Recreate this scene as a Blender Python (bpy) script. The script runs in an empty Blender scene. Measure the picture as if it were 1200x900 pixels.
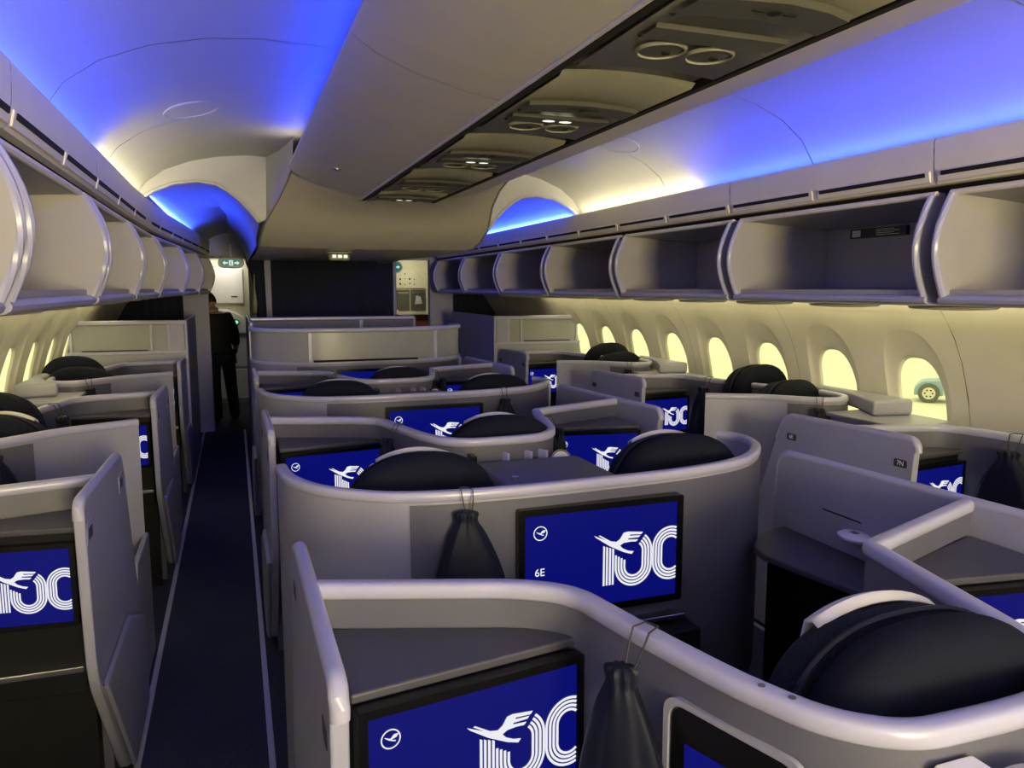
import bpy, bmesh, math, random
from mathutils import Vector, Matrix
random.seed(7)
C = bpy.context.scene.collection
sc = bpy.context.scene
PI = math.pi

# ------------------------------------------------------------------ camera
F_PX, VPX, VPY = 900.0, 273.0, 338.0
cam = bpy.data.cameras.new('camera'); camo = bpy.data.objects.new('camera', cam); C.objects.link(camo)
cam.sensor_width = 36.0; cam.lens = 36.0 * F_PX / 1200.0; cam.clip_start = 0.02; cam.clip_end = 400
yc = Vector(((VPX - 600) / F_PX, -(VPY - 450) / F_PX, 1)).normalized()      # cabin axis in camera axes (right, up, forward)
zc = Vector((0, yc.z, -yc.y)).normalized()
xc = Vector((zc.y * yc.z - zc.z * yc.y, zc.z * yc.x - zc.x * yc.z, zc.x * yc.y - zc.y * yc.x))
CAM = Vector((-1.05, 0.0, 1.75))
right = Vector((xc.x, yc.x, zc.x)); up = Vector((xc.y, yc.y, zc.y)); fwd = Vector((xc.z, yc.z, zc.z))
camo.matrix_world = Matrix(((right.x, up.x, -fwd.x, CAM.x), (right.y, up.y, -fwd.y, CAM.y), (right.z, up.z, -fwd.z, CAM.z), (0, 0, 0, 1)))
sc.camera = camo

# ------------------------------------------------------------------ world, exposure
sc.view_settings.view_transform = 'Standard'; sc.view_settings.look = 'None'
sc.view_settings.gamma = 1.0; sc.view_settings.use_curve_mapping = False
sc.view_settings.exposure = 0.0
sc.cycles.use_denoising = True
w = bpy.data.worlds.new('world'); sc.world = w; w.use_nodes = True
bgn = w.node_tree.nodes['Background']; bgn.inputs[0].default_value = (1.0, 0.97, 0.52, 1); bgn.inputs[1].default_value = 1.7

X0 = -0.075            # centre line of the overhead structure
COOL = (0.34, 0.38, 1.0); BLUE = (0.022, 0.06, 1.0); WARMW = (1.0, 0.88, 0.55); CREAM = (1.0, 0.84, 0.52)

def area(name, loc, target, sx, sy, power, col, spread=PI, along=(0, 1, 0)):
    l = bpy.data.lights.new(name, 'AREA'); l.shape = 'RECTANGLE'; l.size = sx; l.size_y = sy
    l.energy = power; l.color = col; l.spread = spread
    o = bpy.data.objects.new(name, l); C.objects.link(o)
    loc = Vector(loc); d = (Vector(target) - loc).normalized()
    # local -Z to d, local X along the cabin
    z = -d; x = Vector(along).normalized(); x = (x - z * x.dot(z))
    x = x.normalized() if x.length > 1e-3 else Vector((1, 0, 0))
    y = z.cross(x)
    o.matrix_world = Matrix(((x.x, y.x, z.x, loc.x), (x.y, y.y, z.y, loc.y), (x.z, y.z, z.z, loc.z), (0, 0, 0, 1)))
    return o

def taper(y, s):
    return 0.0 if (s > 0 or y < 5.5) else min(0.24, (y - 5.5) * 0.062)

# light strips in the coves: blue, then warm white, then blue again by the door; unseen cool run aft, added as fill over the seats
for s in (-1, 1):
    for (ya, yb, col, po) in ((-0.6, 3.78, BLUE, 5.6), (3.8, 5.35, WARMW, 2.4), (5.5, 9.3, BLUE, 15.0), (-3.4, -0.62, COOL, 22.0)):
        ym = (ya + yb) / 2; tp = taper(ym, s)
        area('cove_strip', (X0 + s * (1.495 - tp), ym, 2.280), (X0 + s * (1.30 - tp), ym, 2.55), yb - ya, 0.02, po * (yb - ya), col, along=(0.062 if (s < 0 and ya > 5) else 0, 1, 0))
    for (ya, yb, col, pc) in ((-0.6, 4.40, BLUE, 2.9 if s < 0 else 1.1), (4.42, 4.60, WARMW, 2.0), (-3.4, -0.62, COOL, 22.0)):
        ym = (ya + yb) / 2
        area('cove_strip', (X0 + s * 0.60, ym, 2.475), (X0 + s * 0.85, ym, 2.62), yb - ya, 0.02, pc * (yb - ya), col)
    # sidewall wash strip under the bins
    area('sidewall_strip', (s * 2.06, 3.4, 1.69), (s * 2.36, 3.4, 1.2), 9.0, 0.03, 26.0, (1.0, 0.86, 0.45))
# added fill: low warm panel behind the camera that brightens the overhead structure
area('aft_fill_light', (-0.1, -3.3, 0.55), (-0.1, 3.0, 2.4), 1.0, 1.0, 1.0, (1.0, 0.84, 0.43)).data.size = 4.0
bpy.data.lights['aft_fill_light'].size_y = 1.0
bpy.data.lights['aft_fill_light'].energy = 1050.0
# lamps over the forward door area and the galley
area('entry_light', (-1.15, 12.2, 2.2), (-1.15, 12.2, 0), 0.5, 0.5, 5.0, (1.0, 0.95, 0.72))
area('galley_light', (1.6, 11.4, 2.2), (1.6, 12.4, 1.3), 0.5, 0.3, 5.0, (1.0, 0.93, 0.62))

# ------------------------------------------------------------------ materials
def mat(name, col, rough=0.5, var=0.06, scale=6.0, bump=0.0, bscale=200.0, metal=0.0, spec=0.5, sheen=0.0):
    m = bpy.data.materials.new(name); m.use_nodes = True; nt = m.node_tree; b = nt.nodes['Principled BSDF']
    b.inputs['Roughness'].default_value = rough; b.inputs['Metallic'].default_value = metal
    b.inputs['Specular IOR Level'].default_value = spec
    if sheen: b.inputs['Sheen Weight'].default_value = sheen
    tc = nt.nodes.new('ShaderNodeTexCoord')
    n = nt.nodes.new('ShaderNodeTexNoise'); n.inputs['Scale'].default_value = scale; n.inputs['Detail'].default_value = 4
    nt.links.new(tc.outputs['Object'], n.inputs['Vector'])
    r = nt.nodes.new('ShaderNodeValToRGB')
    r.color_ramp.elements[0].position = 0.3; r.color_ramp.elements[1].position = 0.7
    r.color_ramp.elements[0].color = tuple(c * (1 - var) for c in col) + (1,)
    r.color_ramp.elements[1].color = tuple(min(1, c * (1 + var)) for c in col) + (1,)
    nt.links.new(n.outputs['Fac'], r.inputs['Fac']); nt.links.new(r.outputs['Color'], b.inputs['Base Color'])
    if bump:
        n2 = nt.nodes.new('ShaderNodeTexNoise'); n2.inputs['Scale'].default_value = bscale; n2.inputs['Detail'].default_value = 2
        nt.links.new(tc.outputs['Object'], n2.inputs['Vector'])
        bp = nt.nodes.new('ShaderNodeBump'); bp.inputs['Strength'].default_value = bump; bp.inputs['Distance'].default_value = 0.002
        nt.links.new(n2.outputs['Fac'], bp.inputs['Height']); nt.links.new(bp.outputs['Normal'], b.inputs['Normal'])
    return m

def emit(name, col, strength=1.0, gloss=False):
    m = bpy.data.materials.new(name); m.use_nodes = True; nt = m.node_tree; b = nt.nodes['Principled BSDF']
    b.inputs['Base Color'].default_value = (0.004, 0.004, 0.006, 1); b.inputs['Roughness'].default_value = 0.2; b.inputs['Specular IOR Level'].default_value = 0.2
    b.inputs['Emission Color'].default_value = col + (1,); b.inputs['Emission Strength'].default_value = strength
    tc = nt.nodes.new('ShaderNodeTexCoord'); n = nt.nodes.new('ShaderNodeTexNoise'); n.inputs['Scale'].default_value = 2.0
    nt.links.new(tc.outputs['Object'], n.inputs['Vector'])
    mr = nt.nodes.new('ShaderNodeMapRange'); mr.inputs['To Min'].default_value = strength * 0.93; mr.inputs['To Max'].default_value = strength * 1.07
    nt.links.new(n.outputs['Fac'], mr.inputs['Value']); nt.links.new(mr.outputs['Result'], b.inputs['Emission Strength'])
    return m

def weave(name, col, scale, rough=0.9, strength=0.5, contrast=0.35):
    m = mat(name, col, rough, 0.1, 3.0, spec=0.15); nt = m.node_tree; b = nt.nodes['Principled BSDF']
    tc = nt.nodes.new('ShaderNodeTexCoord'); v = nt.nodes.new('ShaderNodeTexVoronoi'); v.inputs['Scale'].default_value = scale
    nt.links.new(tc.outputs['Object'], v.inputs['Vector'])
    bp = nt.nodes.new('ShaderNodeBump'); bp.inputs['Strength'].default_value = strength; bp.inputs['Distance'].default_value = 0.003
    nt.links.new(v.outputs['Distance'], bp.inputs['Height']); nt.links.new(bp.outputs['Normal'], b.inputs['Normal'])
    old = b.inputs['Base Color'].links[0].from_socket
    mx = nt.nodes.new('ShaderNodeMixRGB'); mx.blend_type = 'MULTIPLY'; mx.inputs[0].default_value = contrast
    nt.links.new(old, mx.inputs[1]); nt.links.new(v.outputs['Distance'], mx.inputs[2]); nt.links.new(mx.outputs[0], b.inputs['Base Color'])
    return m

M = dict(
    ceiling=mat('ceiling_plastic', (0.46, 0.46, 0.45), 0.55, 0.02),
    bin=mat('bin_plastic', (0.35, 0.335, 0.33), 0.45, 0.03, bump=0.08, bscale=300),
    trim=mat('cream_trim', (0.80, 0.74, 0.55), 0.45, 0.03),
    sidewall=mat('sidewall_plastic', (0.62, 0.60, 0.52), 0.5, 0.03, bump=0.05, bscale=250),
    light=mat('pale_shell', (0.30, 0.303, 0.37), 0.42, 0.03, bump=0.06, bscale=400),  # lavender of the blue strip light tinted into the colours from shell to shelf
    door=mat('pale_door', (0.315, 0.32, 0.42), 0.36, 0.03, bump=0.05, bscale=400),
    grey=mat('grey_vinyl', (0.100, 0.101, 0.131), 0.5, 0.05, bump=0.12, bscale=350),
    rail=mat('rail_plastic', (0.385, 0.385, 0.525), 0.3, 0.03),
    shelf=mat('charcoal_top', (0.052, 0.052, 0.067), 0.45, 0.06, bump=0.08, bscale=500),
    dark=mat('dark_furniture', (0.010, 0.010, 0.012), 0.5, 0.1, spec=0.2),
    black=mat('black_bezel', (0.004, 0.004, 0.005), 0.25, 0.1),
    navy=weave('navy_seat_fabric', (0.007, 0.009, 0.019), 420, 0.85, 0.3),
    knit=weave('navy_knit', (0.014, 0.017, 0.03), 190, 0.9, 0.9),
    bag=mat('navy_satin', (0.006, 0.008, 0.020), 0.55, 0.15, 14, bump=0.3, bscale=30, spec=0.25),
    cord=mat('dark_cord', (0.02, 0.02, 0.03), 0.7, 0.1),
    cloth=mat('white_cloth', (0.55, 0.545, 0.57), 0.85, 0.03, bump=0.2, bscale=300),
    carpet=weave('navy_carpet', (0.045, 0.054, 0.078), 160, 0.95, 0.6, 0.5),
    track=mat('track_cover', (0.42, 0.42, 0.50), 0.4, 0.05),
    curtain=mat('navy_curtain', (0.012, 0.016, 0.040), 0.9, 0.15, 5),
    slot=mat('dark_slot', (0.006, 0.006, 0.006), 0.9, 0.05),
    psu=mat('service_panel', (0.35, 0.335, 0.25), 0.4, 0.04),
    psud=mat('service_dark', (0.09, 0.087, 0.07), 0.4, 0.05),
    metal=mat('brushed_metal', (0.5, 0.5, 0.52), 0.3, 0.05, metal=1.0),
    orange=mat('terracotta_leather', (0.35, 0.085, 0.045), 0.5, 0.1),
    frost=mat('frosted_pane', (0.28, 0.29, 0.30), 0.3, 0.04, spec=0.5),
    bulk=mat('bulkhead_laminate', (0.34, 0.35, 0.52), 0.5, 0.03),  # blue wash of the strips tinted into the laminate colour
    galley=mat('galley_laminate', (0.66, 0.63, 0.50), 0.5, 0.05),
    suit=mat('black_suit', (0.010, 0.010, 0.013), 0.8, 0.1),
    skin=mat('skin', (0.42, 0.25, 0.17), 0.5, 0.06),
    hair=mat('dark_hair', (0.010, 0.008, 0.007), 0.6, 0.2, 40),
    ground=mat('hangar_floor', (0.72, 0.70, 0.60), 0.8, 0.03, 0.3),
    truck=mat('truck_paint', (0.25, 0.38, 0.50), 0.5, 0.05),
    tyre=mat('tyre_rubber', (0.10, 0.11, 0.10), 0.8, 0.1),
    hub=mat('wheel_hub', (0.6, 0.58, 0.48), 0.5, 0.1),
    white=mat('white_plastic', (0.78, 0.77, 0.84), 0.35, 0.03),
    label=mat('dark_label', (0.03, 0.03, 0.035), 0.5, 0.05),
    print=mat('white_print', (0.8, 0.8, 0.8), 0.6, 0.02),
    green=emit('exit_green', (0.01, 0.22, 0.16), 0.6),
    lit=emit('lit_sign', (0.95, 1.0, 0.85), 1.3),
    greenlit=emit('green_lamp', (0.25, 1.0, 0.45), 1.0),
    signwhite=emit('sign_white', (0.75, 0.9, 0.82), 0.8),
    blue=emit('screen_blue', (0.002, 0.004, 0.155), 1.0),
    whitepix=emit('screen_white', (0.85, 0.85, 0.90), 1.0),
)
gl = bpy.data.materials.new('window_glass'); gl.use_nodes = True; nt = gl.node_tree
for nn in list(nt.nodes):
    if nn.type != 'OUTPUT_MATERIAL': nt.nodes.remove(nn)
tr = nt.nodes.new('ShaderNodeBsdfTransparent'); tr.inputs[0].default_value = (0.95, 0.96, 0.90, 1)
go = nt.nodes.new('ShaderNodeBsdfGlossy'); go.inputs['Roughness'].default_value = 0.05
mx = nt.nodes.new('ShaderNodeMixShader'); mx.inputs[0].default_value = 0.05
nt.links.new(tr.outputs[0], mx.inputs[1]); nt.links.new(go.outputs[0], mx.inputs[2])
nt.links.new(mx.outputs[0], [n for n in nt.nodes if n.type == 'OUTPUT_MATERIAL'][0].inputs[0])
M['glass'] = gl

# ------------------------------------------------------------------ helpers
class MB:
    def __init__(s): s.v = []; s.f = []
    def add(s, vs, fs):
        b = len(s.v); s.v += [tuple(p) for p in vs]; s.f += [tuple(i + b for i in f) for f in fs]; return s
    def box(s, x0, x1, y0, y1, z0, z1):
        return s.add([(x, y, z) for x in (x0, x1) for y in (y0, y1) for z in (z0, z1)],
                     [(0, 1, 3, 2), (4, 6, 7, 5), (0, 4, 5, 1), (2, 3, 7, 6), (0, 2, 6, 4), (1, 5, 7, 3)])
    def prism(s, poly, a0, a1, plane='xy'):
        """polygon extruded along the third axis; plane names the polygon's two axes"""
        def P(p, a):
            return {'xy': (p[0], p[1], a), 'yz': (a, p[0], p[1]), 'xz': (p[0], a, p[1])}[plane]
        n = len(poly)
        return s.add([P(p, a0) for p in poly] + [P(p, a1) for p in poly],
                     [tuple(range(n)), tuple(range(2 * n - 1, n - 1, -1))] + [(i, i + n, (i + 1) % n + n, (i + 1) % n) for i in range(n)])
    def sweep(s, rings, cap=True, closed_ring=True):
        n = len(rings[0]); vs = [p for r in rings for p in r]; fs = []
        for i in range(len(rings) - 1):
            for j in range(n if closed_ring else n - 1):
                k = (j + 1) % n
                fs.append((i * n + j, i * n + k, (i + 1) * n + k, (i + 1) * n + j))
        if cap and closed_ring:
            fs.append(tuple(range(n - 1, -1, -1))); fs.append(tuple((len(rings) - 1) * n + j for j in range(n)))
        return s.add(vs, fs)
    def tube(s, pts, r, n=8):
        rings = []
        for i, p in enumerate(pts):
            p = Vector(p); a = Vector(pts[max(0, i - 1)]); b = Vector(pts[min(len(pts) - 1, i + 1)])
            t = (b - a).normalized(); u = t.cross(Vector((0.31, 0.2, 0.93))).normalized(); v = t.cross(u)
            rr = r[i] if isinstance(r, (list, tuple)) else r
            rings.append([p + u * math.cos(2 * PI * k / n) * rr + v * math.sin(2 * PI * k / n) * rr for k in range(n)])
        return s.sweep(rings)
    def disc(s, c, nrm, r, h, n=24, r2=None):
        """short cylinder on a surface"""
        c = Vector(c); nrm = Vector(nrm).normalized(); u = nrm.orthogonal().normalized(); v = nrm.cross(u); r2 = r if r2 is None else r2
        ring = lambda rr, o: [c + nrm * o + u * math.cos(2 * PI * k / n) * rr + v * math.sin(2 * PI * k / n) * rr for k in range(n)]
        return s.sweep([ring(r, 0), ring(r2, h)])
    def build(s, name, material, parent=None, smooth=False, bevel=0.0, seg=2, sub=0):
        me = bpy.data.meshes.new(name); me.from_pydata(s.v, [], s.f)
        bm = bmesh.new(); bm.from_mesh(me); bmesh.ops.recalc_face_normals(bm, faces=bm.faces); bm.to_mesh(me); bm.free()
        return link(name, me, material, parent, smooth, bevel, seg, sub)

def link(name, me, material, parent=None, smooth=False, bevel=0.0, seg=2, sub=0):
    o = bpy.data.objects.new(name, me); C.objects.link(o)
    if material is not None: me.materials.append(M[material] if isinstance(material, str) else material)
    if smooth:
        me.polygons.foreach_set('use_smooth', [True] * len(me.polygons))
        try: me.set_sharp_from_angle(angle=math.radians(38))
        except Exception: pass
    if bevel:
        b = o.modifiers.new('edge', 'BEVEL'); b.width = bevel; b.segments = seg; b.limit_method = 'ANGLE'; b.angle_limit = math.radians(40)
        me.polygons.foreach_set('use_smooth', [True] * len(me.polygons))
        b.harden_normals = True
    if sub:
        m2 = o.modifiers.new('smooth', 'SUBSURF'); m2.levels = sub; m2.render_levels = sub
    if parent is not None: o.parent = parent
    return o

def tag(o, label=None, cat=None, group=None, kind=None):
    if label: o['label'] = label
    if cat: o['category'] = cat
    if group: o['group'] = group
    if kind: o['kind'] = kind
    return o
def thing(name, label, cat, loc=(0, 0, 0), rz=0.0, group=None):
    o = bpy.data.objects.new(name, None); C.objects.link(o); o.empty_display_size = 0.1
    o.location = loc; o.rotation_euler = (0, 0, rz); tag(o, label, cat, group); return o
def struct(name, loc=(0, 0, 0)):
    o = bpy.data.objects.new(name, None); C.objects.link(o); o.location = loc; o['kind'] = 'structure'; return o
def copy_tree(o, parent=None, skip=()):
    c = o.copy(); C.objects.link(c); c.parent = parent
    for ch in list(o.children):
        if ch.name.split('.')[0] not in skip: copy_tree(ch, c, skip)
    return c

def smooth_path(pts, n=6):
    out = []; P = [Vector(p) for p in pts]
    for i in range(len(P) - 1):
        p0 = P[max(0, i - 1)]; p1 = P[i]; p2 = P[i + 1]; p3 = P[min(len(P) - 1, i + 2)]
        for k in range(n):
            t = k / n
            out.append(0.5 * ((2 * p1) + (p2 - p0) * t + (2 * p0 - 5 * p1 + 4 * p2 - p3) * t * t + (3 * p1 - p0 - 3 * p2 + p3) * t ** 3))
    out.append(P[-1]); return [(p.x, p.y) for p in out]
def fillet(pts, r, n=6):
    """round every inner corner of a polyline; r is one radius or one per point"""
    P = [Vector(p) for p in pts]; out = [P[0]]
    for i in range(1, len(P) - 1):
        rr = r[i] if isinstance(r, (list, tuple)) else r
        a = (P[i - 1] - P[i]); b = (P[i + 1] - P[i]); d = min(rr, a.length * 0.48, b.length * 0.48)
        if d < 1e-4: out.append(P[i]); continue
        s0 = P[i] + a.normalized() * d; s1 = P[i] + b.normalized() * d
        for k in range(n + 1):
            t = k / n; out.append((1 - t) ** 2 * s0 + 2 * t * (1 - t) * P[i] + t * t * s1)
    out.append(P[-1]); return [(p.x, p.y) for p in out]
def offsets(path, d):
    P = [Vector(p) for p in path]; out = []
    for i, p in enumerate(P):
        ds = []
        if i > 0: ds.append((p - P[i - 1]).normalized())
        if i < len(P) - 1: ds.append((P[i + 1] - p).normalized())
        t = sum(ds, Vector((0, 0))).normalized(); nrm = Vector((-t.y, t.x))
        c = max(0.5, nrm.dot(Vector((-ds[0].y, ds[0].x))))
        q = p + nrm * d / c; out.append((q.x, q.y))
    return out
def wall(mb, path, z0, z1, th, off=0.0):
    a = offsets(path, off + th / 2); b = offsets(path, off - th / 2)
    z = z1 if isinstance(z1, (list, tuple)) else [z1] * len(path)
    zb = z0 if isinstance(z0, (list, tuple)) else [z0] * len(path)
    return mb.sweep([[(a[i][0], a[i][1], zb[i]), (a[i][0], a[i][1], z[i]), (b[i][0], b[i][1], z[i]), (b[i][0], b[i][1], zb[i])] for i in range(len(path))])
def rail(mb, path, z, wd, h, off=0.0):
    prof = []
    for k in range(14):
        a = 2 * PI * k / 14; c, s_ = math.cos(a), math.sin(a)
        prof.append((abs(c) ** 0.6 * (1 if c > 0 else -1) * wd / 2, abs(s_) ** 0.6 * (1 if s_ > 0 else -1) * h / 2))
    zs = z if isinstance(z, (list, tuple)) else [z] * len(path)
    cols = [offsets(path, off + q[0]) for q in prof]
    return mb.sweep([[(cols[k][i][0], cols[k][i][1], zs[i] - h / 2 + prof[k][1]) for k in range(14)] for i in range(len(path))])
def rrect(x0, x1, y0, y1, r, n=5):
    rs = r if isinstance(r, (list, tuple)) else [r] * 4; out = []
    for (cx, cy, a0, rr) in ((x1, y1, 0, rs[0]), (x0, y1, PI / 2, rs[1]), (x0, y0, PI, rs[2]), (x1, y0, 1.5 * PI, rs[3])):
        sx = -1 if cx == x1 else 1; sy = -1 if cy == y1 else 1
        for k in range(n + 1):
            a = a0 + PI / 2 * k / n; out.append((cx + sx * rr + rr * math.cos(a), cy + sy * rr + rr * math.sin(a)))
    return out
def text_mesh(txt, size, depth=0.0006):
    cu = bpy.data.curves.new('lettering', 'FONT'); cu.body = txt; cu.size = size; cu.extrude = depth; cu.align_x = 'CENTER'; cu.align_y = 'CENTER'
    o = bpy.data.objects.new('lettering', cu); C.objects.link(o)
    dg = bpy.context.evaluated_depsgraph_get(); me = bpy.data.meshes.new_from_object(o.evaluated_get(dg))
    bpy.data.objects.remove(o); return me

# ================================================================== SETTING
YB, YF = -3.6, 10.1           # cabin from behind the camera to the forward bulkhead
fl = MB().box(-2.6, 2.6, YB, 13.2, -0.06, 0.0).build('floor', 'carpet'); tag(fl, kind='structure')
for i, x in enumerate((-1.455, -0.985, 0.985, 1.455)):
    tag(MB().box(x - 0.012, x + 0.012, YB, 10.0, 0.0, 0.006).build('trim_%d' % (i + 1), 'track', bevel=0.002), kind='structure')

# ---- side walls with window openings
PROF = [(2.42, -0.02), (2.46, 0.4), (2.465, 0.72), (2.44, 1.0), (2.40, 1.2), (2.34, 1.38), (2.26, 1.54), (2.18, 1.64), (2.10, 1.71)]
def uz(z):
    for (a, b) in zip(PROF, PROF[1:]):
        if a[1] <= z <= b[1]:
            t = (z - a[1]) / (b[1] - a[1]); t2 = t; return a[0] + (b[0] - a[0]) * t2
    return PROF[-1][0] if z > 1 else PROF[0][0]
WY = [3.12 + 0.613 * k for k in range(8)]
def oval(hw, z0, z1, y, n=40, e=0.78):
    out = []
    for k in range(n):
        a = 2 * PI * k / n; c, s_ = math.cos(a), math.sin(a)
        out.append((y + hw * abs(c) ** e * (1 if c > 0 else -1), (z0 + z1) / 2 + (z1 - z0) / 2 * abs(s_) ** e * (1 if s_ > 0 else -1)))
    return out
def sidewall(s, name):
    root = struct(name)
    rows = [p[1] for p in PROF]
    # plain bands below and above the windows plus the window band between the openings
    y_edges = [YB] + [WY[0] - 0.3065 - 1.226 * k for k in (3, 2, 1, 0)] + [WY[i] + 0.3065 for i in (1, 3, 5, 7)] + [YF]
    for i in range(len(y_edges) - 1):
        a, b = y_edges[i] + 0.0015, y_edges[i + 1] - 0.0015
        mb = MB(); ws = [y for y in WY if a < y < b]
        zs = [-0.02, 0.4, 0.62]; top = [1.62, 1.66, 1.71]
        full = zs + [0.8, 1.0, 1.2, 1.38, 1.5] + top
        def band(ya, yb, zl):
            mb.sweep([[(s * uz(z), y, z) for z in zl] for y in (ya, yb)], cap=False, closed_ring=False)
        if not ws: band(a, b, full)
        else:
            band(a, b, zs); band(a, b, top)
            cuts = [a] + [(ws[k] + ws[k + 1]) / 2 for k in range(len(ws) - 1)] + [b]
            for k, y in enumerate(ws):
                ya, yb_ = cuts[k], cuts[k + 1]; hole = oval(0.205, 0.78, 1.535, y); n = len(hole)
                outer = []
                for (hy, hz) in hole:                       # project the hole outline out to the cell border
                    dy, dz = hy - y, hz - 1.1575; t = 1e9
                    if dy > 1e-6: t = min(t, (yb_ - y) / dy)
                    if dy < -1e-6: t = min(t, (ya - y) / dy)
                    if dz > 1e-6: t = min(t, (1.62 - 1.1575) / dz)
                    if dz < -1e-6: t = min(t, (0.62 - 1.1575) / dz)
                    outer.append((y + dy * t, 1.1575 + dz * t))
                mid = [((o[0] + h[0]) / 2, (o[1] + h[1]) / 2) for o, h in zip(outer, hole)]
                rings = [[(s * uz(z), yy, z) for (yy, z) in r] for r in (outer, mid, hole)]
                mb.sweep(rings, cap=False)
                for (cy, cz) in ((ya, 0.62), (yb_, 0.62), (ya, 1.62), (yb_, 1.62)):   # cell corners
                    js = sorted(range(n), key=lambda j: (outer[j][0] - cy) ** 2 + (outer[j][1] - cz) ** 2)[:2]
                    mb.add([(s * uz(cz), cy, cz)] + [(s * uz(outer[j][1]), outer[j][0], outer[j][1]) for j in js], [(0, 1, 2)])
        mb.build('wall_panel', 'sidewall', root, smooth=True)
        if i: MB().sweep([[(s * (uz(z) + 0.004), y, z) for z in full] for y in (a - 0.02, a + 0.02)], cap=False, closed_ring=False).build('panel_joint', 'psud', root)
    return root
sidewall(1, 'wall_right'); sidewall(-1, 'wall_left')
wn = 0
for s in (1, -1):
    for y in WY:
        wn += 1; root = struct('window_%d' % wn)
        rings = []
        for hw, z0, z1, d in ((0.205, 0.78, 1.535, 0.0), (0.200, 0.788, 1.52, 0.006), (0.175, 0.835, 1.44, 0.017), (0.160, 0.862, 1.405, 0.021), (0.152, 0.875, 1.39, 0.024), (0.148, 0.88, 1.385, 0.029), (0.146, 0.885, 1.38, 0.042)):
            rings.append([(s * (uz(z) + d), yy, z) for (yy, z) in oval(hw, z0, z1, y)])
        MB().sweep(rings, cap=False).build('window_frame', 'sidewall', root, smooth=True)
        ring = [(s * (uz(z) + 0.038), yy, z) for (yy, z) in oval(0.1470, 0.882, 1.382, y)]
        MB().add(ring, [tuple(range(len(ring)))]).build('pane', 'glass', root)
# opaque skin so that the outside only shows through the windows
for s, nm in ((1, 'right'), (-1, 'left')):
    x0, x1 = (2.62, 2.66) if s > 0 else (-2.66, -2.62)
    mb = MB().box(x0, x1, YB - 0.3, 13.3, 1.66, 2.9)
    tag(mb.build('wall_%s_upper' % nm, 'sidewall'), kind='structure')
    tag(MB().box(x0, x1, 9.9, 13.3, -0.1, 1.66).build('wall_%s_entry' % nm, 'sidewall'), kind='structure')
    tag(MB().box(x0, x1, YB - 0.3, YB + 0.05, -0.1, 1.66).build('wall_%s_aft' % nm, 'sidewall'), kind='structure')
tag(MB().box(-2.7, 2.7, YB - 0.3, 13.3, 2.86, 2.9).build('ceiling_crown', 'ceiling'), kind='structure')
tag(MB().box(-2.7, 2.7, YB - 0.34, YB - 0.3, -0.1, 2.9).build('wall_back', 'bulk'), kind='structure')
tag(MB().box(-2.7, 2.7, 13.2, 13.24, -0.1, 2.9).build('wall_front', 'galley'), kind='structure')

# ---- arched ceiling panels
for nm, a, b in (('left', -2.42, -1.5), ('center', -0.92, 0.92), ('right', 1.5, 2.42)):      # unseen blocks for the aft rows, added to keep the fill off the seats
    tag(MB().box(a, b, -2.7, -0.66, 0.0, 1.15).build('wall_aft_blocker_%s' % nm, 'grey', bevel=0.01), kind='structure')
ceil = struct('ceiling')
ARCH = [(1.56, 2.25), (1.53, 2.31), (1.46, 2.41), (1.35, 2.49), (1.2, 2.55), (1.02, 2.59), (0.85, 2.605), (0.6, 2.60), (0.3, 2.585), (0.0, 2.58)]
ARCH3 = [(1.56, 2.24), (1.50, 2.30), (1.42, 2.36), (1.30, 2.41), (1.14, 2.43), (1.0, 2.40), (0.90, 2.33), (0.83, 2.24), (0.79, 2.12), (0.78, 2.06)]
ARCH3A = [(1.56, 2.24), (1.50, 2.30), (1.42, 2.36), (1.30, 2.41), (1.16, 2.43), (1.05, 2.415), (0.96, 2.375), (0.88, 2.31), (0.81, 2.23), (0.775, 2.18)]
ARCH3B = [(1.56, 2.24), (1.50, 2.30), (1.42, 2.36), (1.30, 2.41), (1.15, 2.43), (1.03, 2.41), (0.93, 2.355), (0.86, 2.27), (0.81, 2.16), (0.79, 2.09)]
seams = [YB, -1.96, -0.78, 0.45, 1.68, 2.91, 4.14, 5.412]
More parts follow.
